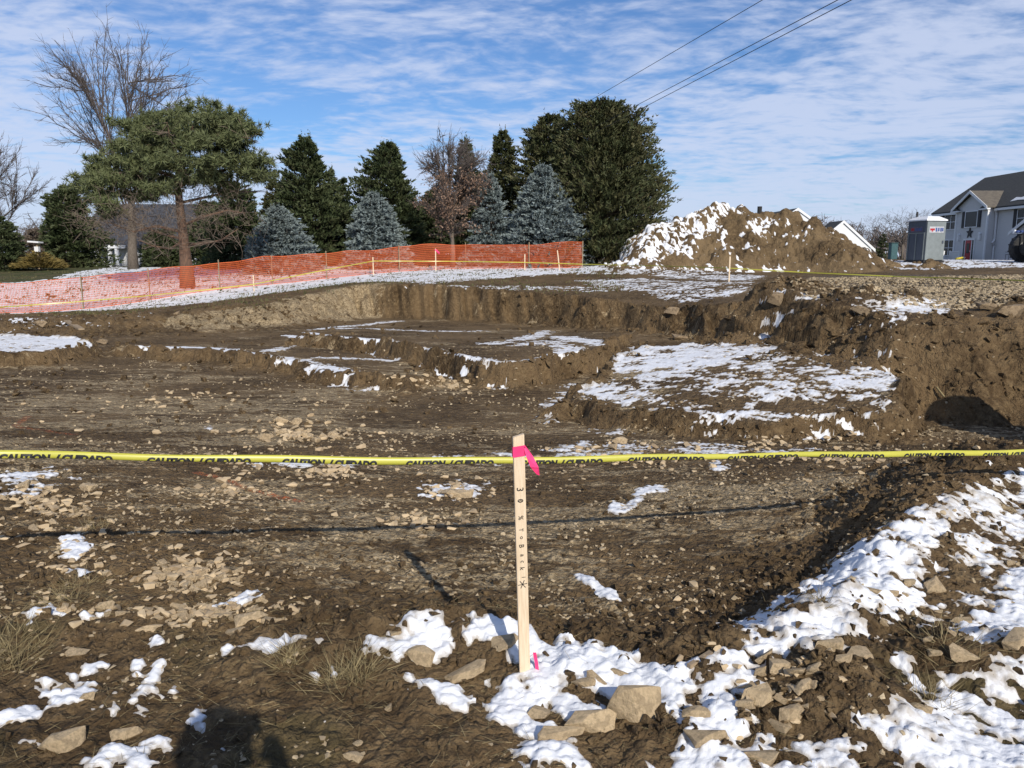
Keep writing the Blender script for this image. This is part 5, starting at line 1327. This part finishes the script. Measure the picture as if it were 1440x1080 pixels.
for a in [(590, 925, 46, 2, 'tan blocky limestone rock on the snowy berm left of the tall stake', .8, 1.0), (893, 1005, 72, 9, 'big pointed tan limestone slab standing behind the flat rock in front of the berm', .6, 1.35), (832, 1020, 66, 3, 'big tan flat-faced rock lying against the pointed slab in the foreground', .7, .9),
          (790, 1035, 70, 7, 'dark muddy slab leaning on the left of the two big foreground rocks', .5, .6), (556, 892, 17, 1, 'left of two small round brown stones in the berm snow', .8, .8), (596, 890, 18, 4, 'right of two small round brown stones in the berm snow', .8, .8),
          (822, 962, 34, 6, 'narrow brown rock poking from the snow behind the pointed slab', .4, 1.0), (838, 955, 30, 8, 'thin brown rock next to the narrow rock behind the pointed slab', .4, 1.0), (872, 940, 40, 9, 'long thin rock slanting out of the berm snow right of the stake', .4, .7), (700, 905, 64, 10, 'dark soil-covered slab in the stake shadow on the berm', .7, .6),
          (655, 945, 60, 11, 'brown layered slab just left of the foot of the tall stake', .6, .5), (760, 1000, 34, 12, 'brown rough rock in snow just below the foot of the tall stake', .8, .7), (770, 938, 16, 13, 'small brown stone right beside the pink strip', .8, .7),
          (545, 998, 18, 0, 'lone small tan stone on bare soil left of the foreground stake', .8, 1.0), (497, 1066, 30, 2, 'pale stone half buried at the bottom edge left of centre', .8, .6), (503, 1050, 14, 6, 'tiny pale stone above the half buried stone at the bottom edge', .8, .8),
          (178, 1036, 42, 4, 'tan oblong stone in the snow left of the photographer shadow', .6, .8), (90, 1052, 54, 9, 'round muddy brown rock in the bottom left corner', .9, .9), (91, 972, 24, 1, 'left tan rock pressed into the foreground snow at far left', 1, 1.2), (124, 990, 18, 3, 'small pinkish tan rock beside the left snow patch', .9, 1),
          (108, 926, 30, 8, 'pinkish stone half sunk in mud above the left snow patch', .8, .5), (1062, 1004, 56, 10, 'upright tan slab in the rock heap right of centre', .5, 1.3), (1112, 1022, 44, 11, 'leaning tan slab at the right side of the rock heap', .5, 1.0), (1095, 950, 36, 12, 'square tan block on top of the rock heap', .7, .8),
          (1075, 935, 30, 13, 'thin slab standing on the upper rim of the rock heap', .4, 1.1), (1072, 1068, 50, 0, 'brown angular rock at the bottom edge below the rock heap', .8, .9), (990, 1040, 52, 1, 'dark brown rock in snow left of the rock heap', .8, .9), (980, 1003, 40, 2, 'muddy round rock at the left end of the rock heap', .8, .9),
          (1165, 938, 36, 5, 'pointed tan rock standing in snow at the crest of the right berm', .5, 1.3), (1208, 945, 44, 6, 'wide brown rock right of the pointed rock on the right berm', .7, .8), (1184, 965, 26, 7, 'small tan rock below the wide brown rock on the right berm', .8, .8), (1315, 825, 42, 3, 'tan rock on the right berm above the large bare soil patch', .7, 1.0),
          (1268, 838, 18, 4, 'small brown stone poking through the smooth snow of the right berm', .8, .8), (1350, 955, 40, 8, 'tan slab leaning in mud inside the right snow field', .5, 1.1), (1296, 1013, 30, 9, 'flat brown stone in the right snow field', .8, .5), (1352, 880, 34, 10, 'rusty tan rock at the left edge of the right snow field', .6, .8), (1424, 925, 44, 11, 'brown rock cut off by the right edge in the snow', .8, .8),
          (1420, 797, 16, 12, 'small round tan stone on the soil near the right edge', .9, .9), (1225, 838, 24, 13, 'rough brown rock at the shaded left flank of the right berm', .8, .8), (352, 880, 46, 4, 'left large tan stone at the end of the stone row', .8, .7), (328, 896, 30, 5, 'smooth tan stone in front of the stone row', .8, .8), (385, 880, 34, 7, 'large tan stone at the right end of the stone row', .8, .8),
          (315, 868, 50, 9, 'flat brown slab in the middle of the stone row', .6, .4), (215, 886, 42, 2, 'long flat tan stone lying before the stone row', .4, .5), (148, 858, 24, 3, 'pale stone capped with snow at the left end of the stone row', .8, 1), (210, 858, 18, 6, 'square pale stone in the left half of the stone row', .8, .9),
          (332, 745, 14, 1, 'single white pebble in the bare floor behind the tape shadow', .8, .9), (48, 748, 18, 8, 'round tan stone on the tape shadow at far left', .8, 1), (872, 624, 22, 2, 'tan block among the snow spots on the pit floor behind the tape', .9, 1), (645, 700, 46, 9, 'broken grey slab with snow behind it, left of the stake', .8, .5), (122, 692, 26, 5, 'pointed tan stone at the right end of the left snow patch', .8, 1)]:
    rock(*a)
for a in [(1418, 446, 54, 0, 'large brown boulder on the pit rim at the right edge', .8, .8), (1385, 438, 26, 1, 'small dark boulder left of the largest rim boulder', .8, 1.0), (1209, 446, 26, 2, 'square brown boulder embedded under the snowy right rim', .7, .9), (1095, 434, 30, 3, 'snow-dusted boulder at the left tip of the right rim', .7, 1.2), (955, 478, 22, 1, 'brown boulder at the foot of the far pit wall', .9, .8), (945, 447, 22, 2, 'tan boulder high on the far pit wall', .8, 1.0), (250, 444, 12, 0, 'small brown boulder on the left bank below the lawn', .9, .8), (56, 461, 20, 3, 'snow-capped dark clod boulder on the left bank', .8, .8), (145, 484, 16, 2, 'tan boulder beside the left snowy ledge', .8, .8)]:
    rock(*a, boulder=True, sink=-.1)
def scatter(n, cx, cy, rx, ry, s0, s1, label, group):
    for i in range(n):
        a = rg.random() * 6.283; r = math.sqrt(rg.random()); rock(cx + rx * r * math.cos(a), cy + ry * r * math.sin(a), rg.uniform(s0, s1) * rg.uniform(.6, 1), int(rg.integers(0, 14)), label, rg.uniform(.6, .95), rg.uniform(.6, 1.1), group=group, tilt=.5, sink=.06)
scatter(72, 270, 810, 70, 26, 10, 24, 'tan limestone piece in the loose pile left of the stake shadow', 'loose pile of tan stones')
scatter(42, 280, 862, 150, 14, 9, 22, 'tan limestone piece in the long stone row at lower left', 'row of stones at lower left')
scatter(30, 420, 610, 75, 18, 10, 24, 'pale limestone piece in the row just behind the tape at left', 'row of stones behind the tape')
scatter(22, 70, 710, 70, 30, 10, 24, 'tan limestone piece beside the snow patch at far left', 'stones by the far left snow patch')
scatter(14, 590, 730, 60, 14, 7, 14, 'pale stone piece on the floor left of the stake near the tape shadow', 'stones near the tape shadow')
scatter(24, 1100, 985, 70, 50, 12, 34, 'muddy tan stone piece in the rock heap right of centre', 'rock heap right of centre')
scatter(12, 900, 640, 90, 12, 7, 16, 'pale stone piece among snow spots right of the stake behind the tape', 'stones among snow spots')
scatter(12, 620, 540, 60, 10, 8, 18, 'pale stone piece below the middle bench on the pit floor', 'stones below the middle bench')
scatter(12, 960, 870, 60, 25, 6, 12, 'small tan stone on the floor right of the stake near the berm', 'small stones by the berm')
scatter(14, 1290, 880, 110, 80, 10, 24, 'brown stone poking from soil and snow on the right berm', 'stones in the right berm')

def small_stones(name, n, area, smin, smax, mat, label, flat=.6, seed=0, pw=2.2, ids=(0, 1, 2, 3)):
    rng = np.random.default_rng(seed)
    base_ = []
    for i in ids:
        bm = hull(8 + i, np.array([1, .8, flat]), np.random.default_rng(seed * 9 + i), i); bmesh.ops.triangulate(bm, faces=bm.faces)
        bm.verts.ensure_lookup_table(); base_.append((np.array([v.co[:] for v in bm.verts]), np.array([[v.index for v in f.verts] for f in bm.faces]))); bm.free()
    xs, ys, sc = area(rng, n); n = len(xs)
    zs = hfull(xs, ys)
    sz = smin + (smax - smin) * rng.random(n) ** pw; sz = sz * sc
    V, Fc, off = [], [], 0
    for i in range(n):
        bv, bf = base_[i % len(base_)]
        a = rng.random() * 6.283; c, s = math.cos(a), math.sin(a); t = rng.normal(0, .35); ct, st = math.cos(t), math.sin(t)
        M = np.array([[c, -s, 0], [s, c, 0], [0, 0, 1]]) @ np.array([[1, 0, 0], [0, ct, -st], [0, st, ct]])
        V.append((bv * sz[i]) @ M.T + (xs[i], ys[i], zs[i] + sz[i] * .2)); Fc.append(bf + off); off += len(bv)
    o = mesh_np(name, np.vstack(V), np.vstack(Fc), mat); tag(o, label, None, kind='stuff')
def area_gravel(rng, n):
    # all over the pit floor and near bank, thinning out with distance
    Yv = 1.9 * np.exp(rng.random(n * 2) ** .9 * math.log(17 / 1.9)); Xv = rng.uniform(-.78, .78, n * 2) * (Yv + .4)
    d = fbm(Xv * 1.1, Yv * 1.6, 4, 90); d = d * .6 + .4 * fbm(Xv * 4, Yv * 5, 3, 95); k = rng.random(n * 2) < sstep(.46, .60, d) * (.3 + .7 * sstep(2.7, 3.6, Yv))
    return Xv[k][:n], Yv[k][:n], (.5 + .11 * Yv[k][:n]).clip(.5, 1.5)
small_stones('gravel', 18000, area_gravel, .003, .022, M_GRAV, 'scattered small limestone chips over the pit floor', seed=4)
def area_clods(rng, n):
    Yv = 1.9 * np.exp(rng.random(n * 3) * math.log(26 / 1.9)); Xv = rng.uniform(-.78, .78, n * 3) * (Yv + .4)
    h, m, e, s = base(Xv, Yv); k = rng.random(n * 3) < (.035 + e * .95) * (1 - .93 * np.clip(np.maximum(snow_density(Xv, Yv), snow_density(Xv, Yv, SNOWS)) * 1.3 - .3, 0, 1))
    return Xv[k][:n], Yv[k][:n], (.5 + .1 * Yv[k][:n] + .22 * np.clip(Yv[k][:n] - 8, 0, 6)).clip(.5, 2.9)
small_stones('soil_clods', 26000, area_clods, .004, .032, M_CLOD, 'loose brown soil clods on banks and berms', flat=.8, seed=6, pw=2.6)
RUB = [(270, 805, 75, 34, 420), (290, 862, 160, 22, 300), (420, 612, 90, 24, 200), (70, 712, 80, 36, 260), (330, 690, 120, 26, 160), (590, 735, 90, 18, 110), (640, 690, 60, 16, 90), (1100, 985, 90, 60, 120), (900, 645, 120, 16, 140), (480, 665, 120, 20, 160), (120, 790, 110, 40, 150), (1180, 650, 150, 18, 120), (620, 545, 90, 12, 90), (1080, 625, 160, 12, 120), (250, 560, 220, 30, 150), (960, 860, 80, 40, 80), (90, 860, 90, 40, 60)]
def area_rubble(rng, n):
    P = []
    for cx, cy, rx, ry, k in RUB:
        k = int(k * .7); a = rng.random(k) * 6.283; q = np.abs(rng.normal(0, .75, k)).clip(0, 1.7); P += [(cx + rx * u * math.cos(v), cy + ry * u * math.sin(v)) for u, v in zip(q, a)]
    H_ = np.array(hits(P)); return H_[:, 0], H_[:, 1], (.35 + .17 * H_[:, 1]).clip(.6, 1.8)
small_stones('rubble', 0, area_rubble, .007, .036, M_RUB, 'broken pale limestone rubble lying in patches on the pit floor', flat=.5, seed=12, pw=1.7, ids=(0, 1, 2, 3, 4, 5))
GP = hits([(1085, 402), (1150, 389), (1300, 387), (1700, 389), (1700, 430), (1400, 431), (1260, 426), (1130, 416)])
def area_pad(rng, n):
    p = np.array(GP); Xv = rng.uniform(p[:, 0].min(), p[:, 0].max(), n * 4); Yv = 12 + 16 * rng.random(n * 4) ** 1.6
    k = (sdf(GP, Xv, Yv, 2) > -.1) & (Xv / Yv < .72); return Xv[k][:n], Yv[k][:n], np.full(k.sum(), 1.0)[:n]
small_stones('crushed_stone', 9000, area_pad, .02, .055, M_GRAV, 'crushed stone spread on the pad behind the right rim', seed=8, pw=1.2)

# ------------------------------------------------------------------ straw, board, sticks
def straw():
    rng = np.random.default_rng(31)
    P, D, Ln, W = [], [], [], []
    n = 8000
    Xv = rng.uniform(-2.3, 2.6, n); Yv = 1.8 + 1.6 * rng.random(n)
    dn = fbm(Xv * 2, Yv * 2, 4, 71); k = rng.random(n) < sstep(.38, .62, dn)
    P.append(np.c_[Xv, Yv, hfull(Xv, Yv) + .004][k]); m = k.sum()
    D.append(np.c_[rng.normal(0, 1, (m, 2)), rng.uniform(-.05, .35, m)]); Ln.append(rng.uniform(.02, .085, m)); W.append(rng.uniform(.001, .0022, m))
    for (px, py, rr_, cnt) in ((8, 915, .16, 420), (-10, 940, .16, 300), (480, 962, .11, 260), (505, 950, .09, 150), (405, 940, .06, 160), (110, 820, .1, 120), (128, 745, .1, 90), (100, 850, .1, 120), (1150, 870, .05, 40), (1330, 940, .1, 120), (1310, 1000, .1, 90)):
        (cx, cy), = hits([(px, py)]); a = rng.normal(0, rr_ * .5, (cnt, 2)); xs = cx + a[:, 0]; ys = cy + a[:, 1]
        P.append(np.c_[xs, ys, hfull(xs, ys)]); D.append(np.c_[a / rr_ * .9 + rng.normal(0, .5, (cnt, 2)), rng.uniform(.2, 1, cnt)]); Ln.append(rng.uniform(.05, .13, cnt)); W.append(rng.uniform(.0015, .003, cnt))
    V, Fc = blades(np.vstack(P), np.vstack(D), np.hstack(Ln), np.hstack(W), rng)
    o = mesh_np('dry_grass', V, Fc, M_STRAW); tag(o, 'dry straw and dead grass on the foreground soil', kind='stuff')
straw()
def lawn_grass():
    rng = np.random.default_rng(37); n = 15000
    px = rng.uniform(-60, 880, n); Yv = rng.uniform(25, 44, n); Xv = (px - CXP) / F * Yv
    h, m, e, s = base(Xv, Yv); k = (s < -.3) & (Xv < 4.5) & (rng.random(n) < sstep(.42, .62, fbm(Xv * .8, Yv * .8, 3, 88)) + .6 * sstep(-2.6, -.8, s)); Xv, Yv, h = Xv[k], Yv[k], h[k]; m = len(Xv)
    V, Fc = blades(np.c_[Xv, Yv, h], np.c_[rng.normal(0, .5, (m, 2)), np.ones(m)], rng.uniform(.05, .13, m), rng.uniform(.02, .05, m), rng)
    o = mesh_np('lawn_grass', V, Fc, M_TURF); tag(o, 'short winter grass poking through the lawn snow', kind='stuff')
lawn_grass()
def laid(px0, py0, px1, py1, w, t, name, label, cat, mat, lift=.03):
    (a, b) = hits([(px0, py0), (px1, py1)]); za, zb = hz(*a) + lift, hz(*b) + lift
    A, B = Vector((*a, za)), Vector((*b, zb)); m = (A + B) / 2; d = B - A
    q = d.to_track_quat('X', 'Z').to_matrix()
    o = MB().box((0, 0, 0), (d.length, w, t), q).build(name, mat, bevel=.002); o.location = m; tag(o, label, cat); return o
laid(94, 456, 115, 468, .16, .05, 'wooden_board', 'weathered wooden board lying on the left bank below the lawn', 'board', M_BOARD, .1)
laid(1316, 552, 1327, 566, .025, .02, 'dead_stick', 'pale thin stick standing out of the gully beside the right island', 'stick', M_STRAW, .08)
laid(968, 945, 1000, 925, .02, .015, 'dead_stick', 'brown stick lying on the floor edge behind the berm right of centre', 'stick', M_BOARD, .02)

# ------------------------------------------------------------------ power lines
def wires():
    for k, (a, b, lab) in enumerate((((1072, 0, 24.0), (798, 160, 43.0), 'upper left overhead power line crossing the sky'), ((1178, 0, 19.4), (884, 154, 34.5), 'left wire of the close pair of overhead power lines'), ((1197, 0, 19.4), (884, 162, 34.5), 'right wire of the close pair of overhead power lines'))):
        A, B = Vector(at_y(*a)), Vector(at_y(*b)); d = B - A
        P0 = A - d * 1.3; P1 = B + d * .35
        P = []
        for i in range(41):
            t = i / 40; p = P0.lerp(P1, t); P.append(p - Vector((0, 0, .0)))
        mid = P[20].copy(); o = MB().tube([p - mid for p in P], [.0105] * 41, 6).build('power_line', M_BLK); o.location = mid
        tag(o, lab, 'power line', 'overhead power lines')
wires()

# ------------------------------------------------------------------ the photographer
def person():
    J = dict(pelvis=(0, 0, .95), belly=(0, .01, 1.08), chest=(0, .02, 1.28), neck=(0, .03, 1.46), head=(0, .06, 1.58), crown=(0, .05, 1.68))
    for s, n in ((-1, 'l'), (1, 'r')):
        J.update({n + 'hip': (s * .1, 0, .9), n + 'knee': (s * .12, .03, .5), n + 'ankle': (s * .13, -.01, .09), n + 'toe': (s * .15, .17, .04), n + 'sho': (s * .19, .01, 1.41), n + 'elb': (s * .27, .1, 1.17), n + 'wri': (s * .11, .26, 1.38), n + 'palm': (s * .085, .29, 1.43)})
    names = list(J); V = [J[n] for n in names]; ix = {n: i for i, n in enumerate(names)}
    rad = dict(pelvis=.16, belly=.15, chest=.165, neck=.065, head=.1, crown=.07)
    for n in 'lr': rad.update({n + 'hip': .095, n + 'knee': .065, n + 'ankle': .05, n + 'toe': .04, n + 'sho': .08, n + 'elb': .055, n + 'wri': .035, n + 'palm': .03})
    Rr = [rad[n] for n in names]
    E = [('pelvis', 'belly'), ('belly', 'chest'), ('chest', 'neck'), ('neck', 'head'), ('head', 'crown')]
    for n in 'lr': E += [('pelvis', n + 'hip'), (n + 'hip', n + 'knee'), (n + 'knee', n + 'ankle'), (n + 'ankle', n + 'toe'), ('chest', n + 'sho'), (n + 'sho', n + 'elb'), (n + 'elb', n + 'wri'), (n + 'wri', n + 'palm')]
    E = [(ix[a], ix[b]) for a, b in E]
    for s, n in ((-1, 'l'), (1, 'r')):
        for k in range(5):
            b = ix[n + 'palm']; a0 = Vector(J[n + 'palm'])
            f1 = a0 + Vector((s * .012 - s * .004 * k, .022, .03 - k * .017)); f2 = f1 + Vector((-s * .03, .012, .004)); f3 = f2 + Vector((-s * .02, -.012, .0))
            j = len(V); V += [tuple(f1), tuple(f2), tuple(f3)]; Rr += [.0095, .009, .0075]; E += [(b, j), (j, j + 1), (j + 1, j + 2)]
    me = bpy.data.meshes.new('person'); me.from_pydata(V, E, []); o = bpy.data.objects.new('person', me); C.objects.link(o)
    md = o.modifiers.new('skin', 'SKIN')
    for i, sv in enumerate(me.skin_vertices[0].data): sv.radius = (Rr[i], Rr[i] * (.8 if i < 3 else 1)); sv.use_root = (i == 0)
    ss = o.modifiers.new('sub', 'SUBSURF'); ss.levels = 2; ss.render_levels = 2
    bpy.context.view_layer.update()
    m2 = bpy.data.meshes.new_from_object(o.evaluated_get(bpy.context.evaluated_depsgraph_get()))
    o.modifiers.clear(); o.data = m2
    mats = [simple('dark jacket cloth', (.03, .035, .05), rough=.9), simple('skin tone', (.5, .32, .24), rough=.6), simple('blue jeans', (.05, .07, .13), rough=.9), simple('work boots', (.1, .06, .035), rough=.8)]
    m2.materials.clear()
    for m in mats: m2.materials.append(m)
    for p in m2.polygons:
        c = p.center; p.use_smooth = True
        p.material_index = 1 if (c.z > 1.49 or (c.y > .255 and c.z > 1.2)) else 3 if c.z < .12 else 2 if c.z < .9 else 0
    gx, gy = .03, -.36; o.location = (gx, gy, hz(gx, gy) - .01)
    tag(o, 'person in dark jacket holding up a phone, seen only as a shadow in the foreground', 'person')
    hp = MB(); n = 16
    for i in range(7):
        t = i / 6 * 1.45; r = .125 * math.cos(t * .95); z = 1.60 + .13 * math.sin(t)
        for k in range(n): a = 2 * math.pi * k / n; hp.v.append((r * .92 * math.cos(a), .04 + r * math.sin(a), z))
    for i in range(6):
        for k in range(n): hp.f.append([i * n + k, i * n + (k + 1) % n, (i + 1) * n + (k + 1) % n, (i + 1) * n + k])
    hp.f.append([6 * n + k for k in range(n)]); hp.build('knit_cap', M_BLK, o, True)
    fc = MB()
    for s in (-1, 1): fc.tube([(s * .035, .155, 1.6), (s * .035, .164, 1.6)], [.012, .006], 8)
    fc.build('eyes', M_INK, o); MB().tube([(0, .15, 1.6), (0, .18, 1.56), (0, .155, 1.55)], [.008, .014, .01], 8).build('nose', mats[1], o, True); MB().tube([(-.025, .145, 1.52), (0, .155, 1.518), (.025, .145, 1.52)], [.004, .006, .004], 6).build('mouth', mats[1], o, True)
    for s in (-1, 1): MB().tube([(s * .098, .05, 1.55), (s * .108, .04, 1.6)], [.014, .018], 8).build('ear', mats[1], o, True)
    ph = MB().box((0, -.035, 1.5), (.15, .009, .075)).build('phone', M_BLK, bevel=.003); tag(ph, 'black phone held by the person behind the camera', 'phone')
person()

# ------------------------------------------------------------------ light, sky, camera settings
EL, AZ = 31.0, 21.0     # sun height; it stands behind the camera to the right
sd_ = Vector((math.sin(R(AZ)) * math.cos(R(EL)), -math.cos(R(AZ)) * math.cos(R(EL)), math.sin(R(EL))))
ld = bpy.data.lights.new('sun', 'SUN'); ld.energy = 4.5; ld.angle = R(.5); ld.color = (1, .93, .82)
lo = bpy.data.objects.new('sun', ld); C.objects.link(lo); lo.rotation_euler = (-sd_).to_track_quat('-Z', 'Y').to_euler(); lo.location = (5, -15, 20)
W = bpy.data.worlds.new('World'); S.world = W; W.use_nodes = True
t = W.node_tree; bg = t.nodes['Background']
sky = t.nodes.new('ShaderNodeTexSky'); sky.sky_type = 'NISHITA'; sky.sun_disc = False
sky.sun_elevation = R(EL); sky.sun_rotation = R(180 - AZ); sky.altitude = 200; sky.air_density = 1.0; sky.dust_density = .6; sky.ozone_density = 1.6
tc = t.nodes.new('ShaderNodeTexCoord'); sx = t.nodes.new('ShaderNodeSeparateXYZ'); L(t, tc.outputs['Generated'], sx.inputs[0])
zz = mth(t, 'ADD', mth(t, 'MAXIMUM', sx.outputs[2], 0), .13)
cb = t.nodes.new('ShaderNodeCombineXYZ'); L(t, mth(t, 'DIVIDE', sx.outputs[0], zz), cb.inputs[0]); L(t, mth(t, 'DIVIDE', sx.outputs[1], zz), cb.inputs[1])
wn = t.nodes.new('ShaderNodeTexNoise'); wn.inputs['Scale'].default_value = 1.2; wn.inputs['Detail'].default_value = 3; L(t, cb.outputs[0], wn.inputs['Vector'])
vm = t.nodes.new('ShaderNodeVectorMath'); vm.operation = 'MULTIPLY_ADD'; L(t, wn.outputs['Color'], vm.inputs[0]); vm.inputs[1].default_value = (.35, .35, 0); L(t, cb.outputs[0], vm.inputs[2])
def cmap(rot, sc):
    m = t.nodes.new('ShaderNodeMapping'); m.inputs['Rotation'].default_value = (0, 0, R(rot)); m.inputs['Scale'].default_value = sc; L(t, vm.outputs[0], m.inputs['Vector']); return m.outputs[0]
c1 = noise(t, cmap(25, (1, 1, 1)), .5, 3, .5)
c2 = noise(t, cmap(-20, (2.6, 4.4, 1)), 1.0, 6, .55)
c3 = noise(t, cmap(38, (8, 12, 1)), 1.3, 5, .55)
cc = mth(t, 'ADD', mth(t, 'ADD', mth(t, 'MULTIPLY', c1, .8), mth(t, 'MULTIPLY', c2, .5)), mth(t, 'MULTIPLY', c3, .42))
hor = ramp(t, sx.outputs[2], .3, .02)
cl = ramp(t, mth(t, 'ADD', cc, mth(t, 'MULTIPLY', hor, .2)), .77, 1.05)
cl = mth(t, 'MULTIPLY', cl, .8)
skc = mixc(t, 1.0, sky.outputs[0], (.70, .97, 1.36), 'MULTIPLY')
col = mixc(t, cl, skc, (7.4, 8.3, 10.6))
L(t, col, bg.inputs['Color']); bg.inputs['Strength'].default_value = .085
S.view_settings.view_transform = 'Standard'; S.view_settings.look = 'None'; S.view_settings.exposure = 0; S.view_settings.gamma = 1
S.render.engine = 'CYCLES'; S.cycles.use_denoising = True; S.cycles.max_bounces = 5; S.cycles.diffuse_bounces = 3; S.cycles.glossy_bounces = 2; S.cycles.transparent_max_bounces = 4
